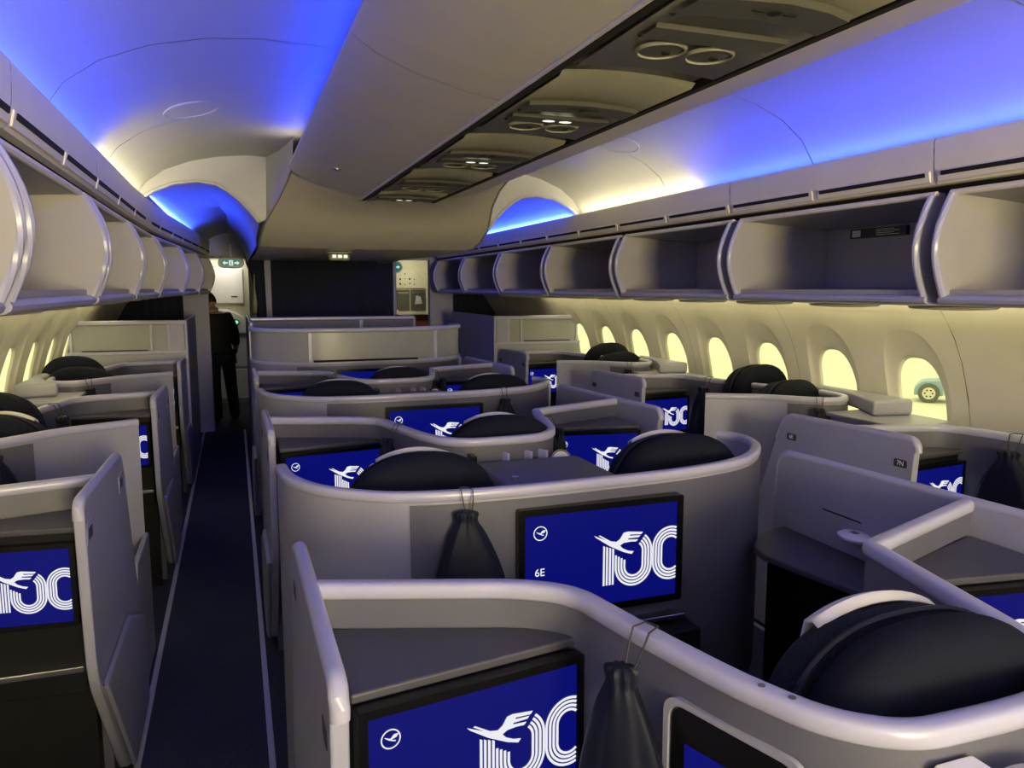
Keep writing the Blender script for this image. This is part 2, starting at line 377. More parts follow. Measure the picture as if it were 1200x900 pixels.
for s in (-1, 1):
    for a, b in zip(seams, seams[1:]):
        MB().sweep([[(X0 + s * v, y, z) for v, z in ARCH] for y in (a + 0.003, b - 0.003)], cap=False, closed_ring=False).build('ceiling_panel', 'ceiling', ceil, smooth=True)
    A3 = lambda y: [(v + (0.02 if v < 1 else 0) - (taper(y, s) if v > 1.1 else 0), z) for v, z in (ARCH3A if y < 5.5 else ARCH3B if y < 5.8 else ARCH3)]
    for ys in ((5.4, 5.7, 6.0, 7.0), (7.0, 8.5), (8.5, 10.1)):
        MB().sweep([[(X0 + s * v, y, z) for v, z in A3(y)] for y in ys], cap=False, closed_ring=False).build('ceiling_panel', 'ceiling', ceil, smooth=True)
    # rim where the vault steps down
    top = [(1.56, 2.25), (1.53, 2.31), (1.46, 2.41), (1.35, 2.49), (1.2, 2.55), (1.05, 2.585), (0.96, 2.595), (0.88, 2.63), (0.82, 2.63), (0.79, 2.63), (0.70, 2.63)]
    MB().sweep([[(X0 + s * v, 5.4, z) for v, z in top], [(X0 + s * v, 5.4, z) for v, z in A3(5.4) + [(0.70, 2.22)]]], cap=False, closed_ring=False).build('vault_rim', 'ceiling', ceil)
    MB().tube([(X0 + s * v, 5.395, z) for v, z in A3(5.4)], 0.011).build('vault_moulding', 'ceiling', ceil, smooth=True)
    # round speaker cover in the vault
    c = (X0 + s * 1.12, 3.95 if s < 0 else 4.05)
    mb = MB(); ring = lambda r, dz: [(c[0] + r * math.cos(2 * PI * k / 36), c[1] + 1.25 * r * math.sin(2 * PI * k / 36), 2.568 + dz - s * (c[0] + r * math.cos(2 * PI * k / 36) - c[0]) * 0.25) for k in range(36)]
    mb.sweep([ring(0.125, 0.02), ring(0.125, -0.002), ring(0.118, -0.006), ring(0.113, 0.0), ring(0.01, 0.0)], cap=False)
    mb.build('speaker_cover', 'ceiling', ceil, smooth=True)

# ---- centre stowage ceiling (lens shaped), service channel in its middle
UNDER = [(0.225, 2.283), (0.34, 2.302), (0.48, 2.338), (0.58, 2.378), (0.635, 2.412), (0.652, 2.43), (0.648, 2.446), (0.62, 2.45), (0.56, 2.46), (0.40, 2.50)]
cseam = [YB, -2.76, -1.53, -0.30, 0.93, 2.16, 3.39, 4.62]
centre = struct('ceiling_center')
for s in (-1, 1):
    for a, b in zip(cseam, cseam[1:]):
        MB().sweep([[(X0 + s * v, y, z) for v, z in UNDER] for y in (a + 0.0015, b - 0.0015)], cap=False, closed_ring=False).build('stowage_panel', 'trim', centre, smooth=True)
    MB().box(X0 + s * 0.2135 - 0.0105, X0 + s * 0.2135 + 0.0105, YB, 4.75, 2.274, 2.31).build('service_gap', 'slot', centre)
    MB().tube([(X0 + s * 0.228, YB, 2.281), (X0 + s * 0.228, 4.78, 2.281)], 0.006).build('gap_edge', 'trim', centre, smooth=True)
# nose of the centre ceiling dropping to the entry soffit
def nose_sec(y, hw, ze, zb):
    pts = []
    for k in range(15):
        t = -1 + 2 * k / 14; pts.append((X0 + 0.02 + hw * t, y, zb + (ze - zb) * abs(t) ** 2.6))
    return pts
NE = [(4.62, 0.65, 2.43, 2.278), (4.85, 0.665, 2.385, 2.272), (5.1, 0.70, 2.31, 2.255), (5.3, 0.745, 2.235, 2.215), (5.45, 0.78, 2.175, 2.165), (5.7, 0.80, 2.10, 2.09), (5.95, 0.80, 2.055, 2.045)]
secs = [nose_sec(*e) for e in NE]
MB().sweep(secs, cap=False, closed_ring=False).build('nose_panel', 'trim', centre, smooth=True)
MB().sweep([nose_sec(5.93, 0.80, 2.062, 2.054), nose_sec(6.1, 0.80, 2.05, 2.05), nose_sec(7.4, 0.80, 2.05, 2.05), nose_sec(10.1, 0.79, 2.09, 2.10)], cap=False, closed_ring=False).build('soffit_panel', 'trim', centre, smooth=True)
for s in (-1, 1):       # curved joint lines on both cheeks of the nose
    MB().tube([(X0 + 0.02 + s * (e[1] + 0.002), e[0], e[2] - 0.003) for e in NE], 0.007).build('nose_joint', 'psu', centre, smooth=True)
    MB().sweep([[(X0 + 0.02 + s * e[1], e[0], e[2]), (X0 + 0.02 + s * (e[1] - 0.01), e[0], 2.60)] for e in NE[:5]], cap=False, closed_ring=False).build('nose_cheek', 'ceiling', centre, smooth=True)
    MB().disc((X0 - 0.47, 3.94, 2.334), (-0.27, 0, -1), 0.022, 0.006).build('spot_lamp_ring', 'metal', centre, smooth=True) if s < 0 else None

# ---- passenger service units in the channel
MB().box(X0 - 0.198, X0 + 0.198, YB, 4.75, 2.296, 2.306).build('service_channel', 'psu', centre)
for i, y in enumerate((0.52, 1.36, 2.20, 3.04, 3.88, 4.53)):
    t = thing('service_unit', 'ceiling service unit with twin round vents, %s from the ceiling nose' % ['sixth', 'fifth', 'fourth', 'third', 'second', 'first'][i], 'service unit', (X0, y, 2.276), group='overhead service units in the centre channel')
    if i == 5: t.scale = (1, 0.6, 1)
    MB().sweep([[(x, yy, z + 0.012 * (1 - (x / 0.2) ** 2) - 0.012) for x in (-0.19, -0.1, 0, 0.1, 0.19)] for yy, z in ((-0.39, 0.02), (-0.37, 0.009), (-0.1, 0.009), (0.37, 0.008), (0.39, 0.02))], cap=False, closed_ring=False).build('unit_panel', 'psu', t, smooth=True)
    sg = MB(); sg.sweep([[(x, yy + 0.05 * (x / 0.19) ** 2, -0.008 - d) for x in (-0.17, -0.1, 0, 0.1, 0.17)] for yy, d in ((-0.16, -0.004), (-0.15, 0.006), (-0.06, 0.006), (-0.05, -0.004))], cap=False, closed_ring=False)
    sgo = sg.build('sign_strip', 'psud', t, smooth=True)
    ic = MB().box(-0.05, -0.02, -0.108, -0.102, -0.0165, -0.015).box(0.02, 0.05, -0.108, -0.102, -0.0165, -0.015); ic.disc((0, -0.105, -0.015), (0, 0, -1), 0.014, 0.0015, 16)
    ic.build('icon', 'slot', sgo)
    if i in (2, 3, 5):
        for sx in (-0.028, 0.028):
            MB().sweep([[(sx + r * 1.5 * math.cos(a * PI / 6), 0.09 + r * math.sin(a * PI / 6), zz) for a in range(12)] for r, zz in ((0.016, -0.004), (0.014, -0.009), (0.004, -0.0105))]).build('sign_lamp', 'lit', t, smooth=True)
    MB().sweep([[(x, yy, -0.006 - d) for x in (-0.16, -0.08, 0, 0.08, 0.16)] for yy, d in ((0.05, -0.006), (0.055, 0.003), (0.125, 0.003), (0.13, -0.006))], cap=False, closed_ring=False).build('lamp_strip', 'psud', t, smooth=True)
    for sx in (-0.062, 0.062):
        n_ = MB(); ring = lambda r, z: [(sx + r * math.cos(2 * PI * k / 24), 0.20 + r * math.sin(2 * PI * k / 24), z) for k in range(24)]
        n_.sweep([ring(0.058, 0.0), ring(0.056, -0.007), ring(0.052, -0.008), ring(0.050, -0.004)], cap=False)
        no = n_.build('vent_ring', 'psu', t, smooth=True)
        MB().sweep([ring(0.051, -0.003), ring(0.035, -0.0065), ring(0.012, -0.006)]).build('vent_cup', 'psud', no, smooth=True)
        MB().disc((sx + 0.015, 0.205, -0.006), (0, 0, -1), 0.010, 0.003, 12).build('vent_knob', 'slot', no)

# ---- overhead stowage bins
BPITCH = 1.232; BY0 = 2.19
def arc_prof(n=10, ztop=2.088, zbot=1.722, bul=0.058):
    return [(1.478 - bul * math.sin(PI * k / n) - 0.012 * k / n, ztop + (zbot - ztop) * k / n) for k in range(n + 1)]
ordn = ['first', 'second', 'third', 'fourth', 'fifth', 'sixth', 'seventh', 'eighth', 'ninth', 'tenth']
for s in (1, -1):
    bs = [BY0 - (0.14 if s < 0 else 0) + BPITCH * k for k in range(-4, 6 if s > 0 else 7)]
    last = 9.62
    for k, y in enumerate(bs):
        y1 = min(y + BPITCH, last) if y + BPITCH < last + 0.5 else last
        if y > last - 0.2: continue
        side = 'truck-side wall' if s > 0 else 'person-side wall'
        pos = len([b for b in bs if b < last - 0.2]) - k - 1
        lab = 'open empty cream overhead bin, %s from the forward bulkhead on the %s' % (ordn[pos], side)
        root = thing('overhead_bin', lab, 'overhead bin', (0, y, 0), group='open overhead bins')
        L = y1 - y - 0.05
        sh = lambda yy: X0 * s - taper(y + yy, s)        # inward taper, in outward units
        def pt(v, yy, z): return (s * (v + sh(yy)), yy, z)
        mb = MB(); mb.sweep([[pt(2.02, yy, 1.752), pt(2.02, yy, 2.06), pt(2.035, yy, 2.06), pt(2.035, yy, 1.752)] for yy in (0.03, L - 0.03)]); mb.build('back_panel', 'bin', root)
        mb = MB(); mb.sweep([[pt(1.50, yy, 2.088), pt(2.0, yy, 2.055), pt(2.03, yy, 2.07), pt(1.50, yy, 2.102)] for yy in (0.008, L - 0.008)]); mb.build('roof_panel', 'bin', root)
        mb = MB(); mb.sweep([[pt(1.48, yy, 1.745), pt(1.60, yy, 1.735), pt(2.03, yy, 1.752), pt(2.03, yy, 1.738), pt(1.60, yy, 1.715), pt(1.48, yy, 1.715)] for yy in (0.008, L - 0.008)]); mb.build('floor_panel', 'bin', root)
        # rounded lower lip
        prof = [(1.50, 1.722), (1.470, 1.726), (1.458, 1.720), (1.452, 1.709), (1.456, 1.698), (1.470, 1.690), (1.56, 1.684), (1.60, 1.70)]
        mb = MB(); mb.sweep([[pt(v, yy, z) for v, z in prof] for yy in (0.004, L - 0.004)]); mb.build('lip', 'rail', root, smooth=True)
        ap = arc_prof()
        for yy, d in ((0.0, 1), (L, -1)):
            poly = ap + [(2.03, 1.74), (2.03, 2.08)]
            mb = MB(); a, b = yy + d * 0.006, yy + d * 0.03
            mb.sweep([[pt(v, a, z) for v, z in poly], [pt(v, b, z) for v, z in poly]]); so = mb.build('side_panel', 'bin', root)
            mb = MB(); mb.tube([pt(v - 0.004, yy + d * 0.018, z) for v, z in ap], 0.013); mb.build('edge_strip', 'rail', so, smooth=True)
        mb = MB(); mb.tube([pt(1.485, 0.006, 2.094), pt(1.485, L - 0.006, 2.094)], 0.012); mb.build('top_edge', 'trim', root, smooth=True)
        if s > 0 and k == 4:      # printed notice on the back wall
            nb = MB().box(2.0 + X0 - 0.002, 2.018 + X0, 0.62, 0.97, 2.0, 2.045).build('notice', 'label', root)
            MB().box(1.9965 + X0, 1.9975 + X0, 0.90, 0.955, 2.006, 2.039).build('notice_code', 'print', nb)
            for r_ in range(4): MB().box(1.9965 + X0, 1.9975 + X0, 0.66 + 0.03 * (r_ % 2), 0.80, 2.008 + 0.009 * r_, 2.011 + 0.009 * r_).build('notice_line', 'print', nb)
# fascia with air slots above the bins
tn = 4
for s in (1, -1):
    edges = [BY0 + BPITCH * k for k in range(-4, 7)]
    tn += 1; root = struct('trim_%d' % tn)
    for a, b in zip(edges, edges[1:]):
        if a > 9.5: continue
        b = min(b, 9.75)
        def pt(v, y, z): return (X0 + s * (v - taper(y, s)), y, z)
        MB().sweep([[pt(v, y, z) for v, z in ((1.56, 2.262), (1.478, 2.262), (1.474, 2.290), (1.464, 2.296), (1.454, 2.292), (1.448, 2.278), (1.452, 2.20), (1.462, 2.142), (1.475, 2.128), (1.56, 2.12))] for y in (a + 0.002, b - 0.002)], cap=False, closed_ring=False).build('fascia_panel', 'trim', root, smooth=True)
        for j in (0, 1):
            ya = a + 0.035 + j * (b - a) / 2; yb_ = a + (j + 1) * (b - a) / 2 - 0.035
            if yb_ - ya < 0.1: continue
            fr = MB().sweep([[pt(v, y, z) for v, z in ((1.456, 2.180), (1.4495, 2.176), (1.4585, 2.136), (1.466, 2.136))] for y in (ya - 0.02, yb_ + 0.02)]).build('slot_frame', 'trim', root, bevel=0.004)
            MB().sweep([[pt(v, y, z) for v, z in ((1.447, 2.172), (1.450, 2.157), (1.455, 2.157), (1.455, 2.172))] for y in (ya, yb_)]).build('air_slot', 'slot', root)
    MB().sweep([[(X0 + s * (v - taper(y, s)), y, z) for v, z in ((1.50, 2.125), (1.53, 2.10), (1.53, 2.09))] for y in (YB, 5.5, 9.7)], cap=False, closed_ring=False).build('shadow_gap', 'slot', root)
    # underside of the bins running to the side wall, with reading lamp pods
    MB().sweep([[(s * (2.12 + 0.0), y, 1.70), (s * 1.9, y, 1.672), (s * (1.60) , y, 1.68), (X0 + s * (1.53 - taper(y, s)), y, 1.686)] for y in (YB, 2.0, 5.5, 9.7)], cap=False, closed_ring=False).build('bin_soffit', 'sidewall', root, smooth=True)
    for y in [1.2 + 0.616 * k for k in range(12)]:
        MB().sweep([[(s * (1.80 + hx * c), y + hy * q, z) for c, q in [(math.cos(2 * PI * k / 20), math.sin(2 * PI * k / 20)) for k in range(20)]] for hx, hy, z in ((0.13, 0.20, 1.674), (0.12, 0.185, 1.664), (0.07, 0.10, 1.660))]).build('lamp_pod', 'sidewall', root, smooth=True)

# ================================================================== SEAT SCREENS
SW, SH = 0.535, 0.315                     # lit area of a full-size screen
def fx(px): return ((px - 60) / 1075.0) * SW
def fz(px, py):
    top = 185 - 0.1075 * (px - 60); h = 700 - 65 * (px - 60) / 1075.0
    return SH * (1 - (py - top) / h)
def flat(poly, y=0.0, d=0.0008):
    return MB().prism(poly, y - d, y, 'xz')
def band(mb, pts, wd):
    a = offsets(pts, wd / 2); b = offsets(pts, -wd / 2); n = len(pts)
    for i in range(n - 1):
        mb.add([(a[i][0], -0.0008, a[i][1]), (a[i + 1][0], -0.0008, a[i + 1][1]), (b[i + 1][0], -0.0008, b[i + 1][1]), (b[i][0], -0.0008, b[i][1])], [(0, 1, 2, 3)])
G = {}
mb = MB()                                  # the four-stripe numeral 1
for k in range(4):
    x = fx(595 + 21.5 * k); wd = 0.0068
    mb.add([(x, -0.0008, fz(630, 660)), (x + wd, -0.0008, fz(630, 660)), (x + wd, -0.0008, fz(630, 388 + 8 * k)), (x, -0.0008, fz(630, 380 + 8 * k))], [(0, 1, 2, 3)])
G['numeral_one'] = mb
mb = MB(); RO = 0.0640; zt, zb_ = SH * 0.72, SH * 0.165; cz1, cz0 = zt - RO, zb_ + RO
cx = fx(815)
for k in range(4):
    r = RO - 0.0103 * k; pts = []
    for j in range(9): a = math.radians(52 - 52 * j / 8); pts.append((cx + r * math.cos(a), cz1 + r * math.sin(a)))
    for j in range(25): a = -PI * j / 24; pts.append((cx + r * math.cos(a), cz0 + r * math.sin(a)))
    pts.append((cx - r, SH * 0.50 - 0.006 * k)); band(mb, pts, 0.0068)
G['numeral_zero'] = mb
mb = MB(); cx = fx(1087); lim = SW - 0.002
for k in range(4):
    r = RO - 0.0103 * k; a0 = math.acos(min(1, (lim - cx) / r)); pts = []
    for j in range(17): a = a0 + (PI - a0) * j / 16; pts.append((cx + r * math.cos(a), cz1 + 0.004 + r * math.sin(a)))
    for j in range(17): a = PI + (PI - a0) * j / 16; pts.append((cx + r * math.cos(a), cz0 + 0.004 + r * math.sin(a)))
    band(mb, pts, 0.0068)
G['numeral_cut_zero'] = mb
BIRD = [(530, 315), (545, 330), (640, 385), (740, 425), (800, 437), (815, 418), (775, 415), (735, 400), (715, 380), (740, 362), (790, 352), (832, 350), (845, 335), (772, 338), (774, 329), (850, 320), (862, 307), (784, 312), (787, 303), (868, 299), (880, 283), (770, 283), (740, 292), (715, 335), (690, 355), (650, 352), (572, 312), (562, 316), (620, 348)]
mb = flat([(fx(a), fz(a, b)) for a, b in BIRD], -0.0002); G['bird_mark'] = mb
mb = MB(); ec = (fx(163), SH * 0.82); er = 0.0215
pts = [(ec[0] + er * math.cos(2 * PI * k / 32), ec[1] + er * math.sin(2 * PI * k / 32)) for k in range(33)]; band(mb, pts, 0.0032)
G['emblem'] = mb
mb = flat([(ec[0] + (a - 690) / 350 * 0.033, ec[1] - (b - 365) / 350 * 0.038) for a, b in [(540, 320), (640, 385), (740, 425), (800, 437), (815, 418), (735, 400), (715, 380), (832, 350), (880, 283), (770, 283), (715, 335), (690, 355), (650, 352), (560, 316)]]); G['emblem_bird'] = mb
GM = {}
for k_, m_ in G.items():
    o = m_.build(k_, 'whitepix'); GM[k_] = o.data; bpy.data.objects.remove(o)
mb = MB(); th, bz = 0.035, 0.021
outer = rrect(-bz, SW + bz, -bz, SH + bz, 0.008, 3); inner = rrect(0, SW, 0, SH, 0.003, 3)
mb.sweep([[(x, th, z) for x, z in outer], [(x, 0.0, z) for x, z in outer], [(x, -0.004, z) for x, z in outer], [(x, -0.004, z) for x, z in inner], [(x, 0.002, z) for x, z in inner]], cap=False)
o = mb.build('bezel', 'black'); BEZEL = o.data; bpy.data.objects.remove(o)
o = MB().box(0, SW, 0.0015, 0.006, 0, SH).build('display', 'blue'); DISP = o.data; bpy.data.objects.remove(o)

def screen(label, loc, rz, scale, seat_no=None, group='lit seat screens'):
    """origin: lower left corner of the lit area; faces -Y"""
    t = thing('seat_screen', label, 'screen', loc, rz, group); t.scale = (scale,) * 3
    link('bezel', BEZEL, None, t)
    d = link('display', DISP, None, t)
    for k_, me in GM.items(): link(k_, me, None, d)
    if seat_no:
        me = text_mesh(seat_no, 0.034, 0.0004); me.transform(Matrix.Rotation(PI / 2, 4, 'X')); me.transform(Matrix.Translation((fx(160), -0.0004, SH * 0.42)))
        link('seat_number', me, 'whitepix', d)
    return t

# ================================================================== SEATS
def backrest_poly(hw=0.258, zc_=0.985, b=0.225, z0=0.42, n=22, hw0=0.25):
    pts = [(-hw0, z0)]
    for k in range(n + 1):
        a = PI - PI * k / n; c, q = math.cos(a), math.sin(a)
        pts.append((hw * abs(c) ** 0.8 * (1 if c > 0 else -1), zc_ + b * q ** 0.85))
    pts.append((hw0, z0)); return pts
def make_seat():
    t = thing('lounge_seat', 'x', 'seat')
    p = backrest_poly()
    MB().prism(p, -0.10, 0.02, 'xz').build('backrest', 'navy', t, bevel=0.055, seg=5)
    q = [(x * 0.97, 0.42 + (z - 0.42) * 0.972) for x, z in p]
    hp = [(x, z) for x, z in q if z > 0.75]; hp = [(-0.24, 0.80)] + [h for h in hp if h[1] > 0.80] + [(0.24, 0.80)]
    MB().prism(hp, 0.025, 0.115, 'xz').build('headrest', 'knit', t, bevel=0.04, seg=4)
    lp = [(x * 0.92, z) for x, z in q if z < 1.0]; MB().prism([(-0.23, 0.42), (-0.24, 0.79), (0.24, 0.79), (0.23, 0.42)], 0.025, 0.12, 'xz').build('lumbar_pad', 'knit', t, bevel=0.03, seg=3)
    pip = [(x, 0.022, z) for x, z in p[1:-1]]; MB().tube([(x * 0.985, y, 0.42 + (z - 0.42) * 0.985) for x, y, z in pip], 0.006, 6).build('piping', 'bag', t, smooth=True)
    # folded white head cloth lying on the crown of the headrest
    rings = []
    for (dy, dz, sh) in ((0.082, -0.004, 1.0), (0.10, 0.004, 0.99), (0.118, -0.004, 0.97), (0.132, -0.05, 0.95), (0.128, -0.14, 0.94)):
        rings.append([(0.135 * sh * t_, dy, 0.42 + (0.985 + 0.225 * max(0.05, 1 - (0.135 * t_ / 0.258) ** 2) ** 0.5 - 0.42) * 0.972 + dz + 0.006) for t_ in [-1 + k / 6 for k in range(13)]])
    o = MB().sweep(rings, cap=False, closed_ring=False).build('head_cloth', 'cloth', t, smooth=True)
    so = o.modifiers.new('thick', 'SOLIDIFY'); so.thickness = 0.006; so.offset = 1
    MB().box(-0.25, 0.25, 0.10, 0.52, 0.30, 0.46).build('seat_cushion', 'navy', t, bevel=0.05, seg=4)
    MB().box(-0.24, 0.24, 0.0, 0.55, 0.0, 0.31).build('seat_base', 'dark', t, bevel=0.01)
    return t
seat_proto = make_seat(); seat_used = []
def seat(label, loc, rz=0.0, group='navy lounge seats', cloth=True):
    t = copy_tree(seat_proto) if cloth else copy_tree(seat_proto, skip=('head_cloth',))
    t.location = loc; t.rotation_euler = (0, 0, rz); t['label'] = label; t['group'] = group; return t

# ================================================================== DRAWSTRING BAGS
def bag_mesh(seed, hgt, wid, dep):
    rnd = random.Random(seed); rings = []; ph = [rnd.random() * 6 for _ in range(6)]
    prof = [(0.0, 0.70), (0.03, 0.92), (0.10, 1.0), (0.25, 0.98), (0.45, 0.86), (0.62, 0.68), (0.76, 0.50), (0.86, 0.34), (0.91, 0.22), (0.94, 0.25), (0.975, 0.27), (1.0, 0.17)]
    for t, w_ in prof:
        ring = []
        for k in range(32):
            a = 2 * PI * k / 32
            fold = 1 + (0.05 + 0.16 * t) * math.sin(5 * a + ph[0] + 2 * t) * 0.5 + (0.05 + 0.28 * max(0, (t - 0.88) / 0.12)) * math.sin(9 * a + ph[1] - 3 * t) + 0.03 * math.sin(3 * a + ph[2] + 6 * t)
            x = math.cos(a) * wid / 2 * w_ * fold + (0.06 * wid) * (1 - t) * math.sin(ph[3]) - 0.04 * wid * t
            yv = math.sin(a) * dep / 2 * (w_ ** 0.7) * fold
            ring.append((x, yv, -hgt + hgt * t))
        rings.append(ring)
    return rings
BAGS = []
for sd, h_, w_, d_ in ((1, 0.40, 0.235, 0.12), (2, 0.36, 0.25, 0.10), (3, 0.33, 0.22, 0.11)):
    o = MB().sweep(bag_mesh(sd, h_, w_, d_)).build('bag_body', 'bag', smooth=True); BAGS.append(o.data); bpy.data.objects.remove(o)
def bag(label, loc, rz, kind=0, out=0.07, drop=0.05):
    """loc: the point on the rail it hangs from; rz: direction the bag's face points (local -Y)"""
    t = thing('drawstring_bag', label, 'bag', loc, rz, 'navy drawstring bags on the partitions')
    b = link('bag_body', BAGS[kind], None, t, sub=1); b.location = (0, -out, -drop)
    z = 0.005
    MB().tube([(-0.006, -out, -drop - 0.03), (-0.016, -0.045, -0.03), (-0.018, -0.03, 0.004), (-0.014, 0.0, z), (0.012, 0.002, z), (0.018, -0.03, 0.004), (0.014, -0.045, -0.03), (0.006, -out, -drop - 0.03)], 0.0019, 6).build('hang_cord', 'cord', t, smooth=True)
    return t

# ================================================================== CENTRE SUITES
ZR = 1.15
DOOR = [(0.0, 1.15), (0.78, 1.13), (0.84, 1.0), (1.06, 0.42), (1.0, 0.02), (0.5, 0.02), (0.035, 0.60)]
def door(root, x, y, s, ext=0.0, plates=(None, None)):
    """aisle door; x: panel centre, s: side of the aisle (+1/-1), y: rear top corner"""
    shape = [(0.0, 1.15), (0.80, 1.12), (0.81, 1.0), (0.84, 0.42), (0.82, 0.02), (0.5, 0.02), (0.035, 0.60)] if ext else DOOR
    poly = [(y + a + (ext if a > 0.6 else 0), b) for a, b in shape]
    poly = fillet([poly[-1]] + poly + [poly[0]], [0, 0.05, 0.06, 0.05, 0.1, 0.05, 0.1, 0.1, 0], 5)[1:-1]
    x0, x1 = x - 0.015, x + 0.015
    d = MB().prism(poly, x0, x1, 'yz').build('door_panel', 'door', root, bevel=0.007, seg=3)
    tp = [p for p in poly if p[1] > (0.85 if ext else 1.0)]
    tp = sorted(tp, key=lambda p: math.atan2(p[1] - 0.9, p[0] - (y + 0.4 + ext / 2)), reverse=True)
    MB().tube([(x, a, b) for a, b in tp], 0.0165, 10).build('edge_trim', 'rail', d, smooth=True)
    fe = ext - 0.2 if ext else 0
    low = [(y + 0.05, 0.58), (y + 0.52, 0.03), (y + 0.99 + fe, 0.03), (y + 1.02 + fe, 0.40), (y + 0.62, 0.56)]
    xa, xb = (x1 - 0.002, x1 + 0.022) if s > 0 else (x0 - 0.022, x0 + 0.002)
    MB().prism(low, xa, xb, 'yz').build('kick_panel', 'door', d, bevel=0.018, seg=3)
    xo = x1 if s > 0 else x0
    for (yy, zz, txt) in ((y + 0.07, 1.045, plates[0]), (y + 0.72 + ext, 1.035, plates[1])):
        p = MB().prism(rrect(yy - 0.032, yy + 0.032, zz - 0.016, zz + 0.016, 0.007), xo - 0.001, xo + s * 0.0025, 'yz').build('number_plate', 'label', d)
        p2 = MB().prism(rrect(yy - 0.05, yy + 0.05, zz - 0.034, zz + 0.034, 0.015), xo - 0.001, xo + s * 0.0012, 'yz').build('plate_field', 'door', d)
        if txt:
            me = text_mesh(txt, 0.028, 0.0005)
            me.transform(Matrix.Rotation(PI / 2, 4, 'X')); me.transform(Matrix.Rotation(PI / 2 * s, 4, 'Z')); me.transform(Matrix.Translation((xo + s * 0.003, yy, zz)))
            link('plate_number', me, 'print', p)
    return d

E_PTS = [(-0.912, 0.825), (-0.52, 0.69), (-0.425, 0.62), (-0.385, 0.42), (-0.33, 0.20), (-0.275, 0.07), (-0.19, 0.005), (0.0, 0.0), (0.13, 0.012), (0.21, 0.08), (0.255, 0.20), (0.36, 0.635), (0.912, 0.833)]
E_PATH = fillet(E_PTS, [0, 0.10, 0.12, 0.1, 0.1, 0.1, 0.1, 0.06, 0.08, 0.07, 0.08, 0.012, 0])
def e_module(y0, label, order):
    t = thing('suite_partition', label, 'partition', (0, y0, 0), group='angled centre partitions of the single seats')
    wall(MB(), E_PATH, 0.0, ZR - 0.03, 0.026).build('shell_panel', 'grey', t, smooth=True)
    rail(MB(), E_PATH, ZR, 0.042, 0.036).build('top_rail', 'rail', t, smooth=True)
    for s in (-1, 1):
        xw = 0.385 if s < 0 else 0.35
        poly = [(s * 0.89, 0.52), (s * (xw + 0.02), 0.595), (s * xw, 0.60), (s * (xw + 0.04), 0.625), (s * (xw + 0.12), 0.67), (s * 0.89, 0.80)]
        MB().prism(poly, 1.035, 1.055, 'xy').build('console_top', 'shelf', t, bevel=0.006)
        MB().prism([(s * 0.885, 0.535), (s * (xw + 0.02), 0.61), (s * (xw + 0.05), 0.64), (s * 0.885, 0.79)], 0.55, 1.035, 'xy').build('console_body', 'dark', t, bevel=0.004)
        MB().prism([(s * 0.88, 0.50), (s * (xw + 0.02), 0.575), (s * (xw + 0.02), 0.62), (s * 0.88, 0.62)], 0.60, 0.625, 'xy').build('console_ledge', 'metal', t, bevel=0.004)
        MB().box(min(s * 0.885, s * 0.42), max(s * 0.885, s * 0.42), 0.62, 0.66, 0.0, 0.55).build('footwell_panel', 'dark', t)
    # side shelf beside the seat
    for s in (-1, 1):
        poly = fillet([(s * 0.895, 1.00), (s * 0.895, 1.58), (s * 0.78, 1.56), (s * 0.60, 1.40), (s * 0.69, 0.92)], [0, 0, 0.06, 0.10, 0])
        MB().prism(poly, 0.825, 0.85, 'xy').build('side_shelf', 'shelf', t, bevel=0.008, seg=3)
        MB().box(min(s * 0.80, s * 0.89), max(s * 0.80, s * 0.89), 0.80, 1.55, 0.0, 0.83).build('side_cabinet', 'black', t)
    if y0 < 1:
        for a, b in ((-0.318, 0.165), (-0.298, 0.12)): MB().disc((a, b, ZR - 0.001), (0, 0, 1), 0.006, 0.002, 12).build('rail_screw', 'psud', t)
    door(t, -0.925, 0.37, -1); d = door(t, 0.925, 0.37, 1, ext=0.48)
    # white oval latch with small window on the inner face
    el = lambda rx, ry, z: [(0.868 + rx * math.cos(2 * PI * k / 24), 1.20 + ry * math.sin(2 * PI * k / 24), z) for k in range(24)]
    la = MB().sweep([el(0.030, 0.045, 0.912), el(0.044, 0.062, 0.922), el(0.046, 0.065, 0.930), el(0.036, 0.052, 0.938), el(0.01, 0.015, 0.941)]).build('door_latch', 'white', d, smooth=True)
    MB().box(0.858, 0.876, 1.188, 1.214, 0.9405, 0.9425).build('latch_window', 'psud', la)
    MB().box(0.9085, 0.912, 1.22, 1.40, 0.962, 0.967).build('latch_slot', 'slot', d)
    MB().box(-0.36, -0.27, 0.28, 0.95, 0.0, 0.62).build('armrest_box', 'dark', t, bevel=0.012)
    MB().box(0.40, 0.52, 0.45, 0.95, 0.0, 0.60).build('armrest_box', 'dark', t, bevel=0.012)
    MB().prism([(-0.17 + 0.075 * math.cos(2 * PI * k / 20), 0.62 + 0.09 * math.sin(2 * PI * k / 20)) for k in range(20)], 0.62, 0.66, 'xy').build('armrest_pad', 'orange', t, bevel=0.012)
    return t

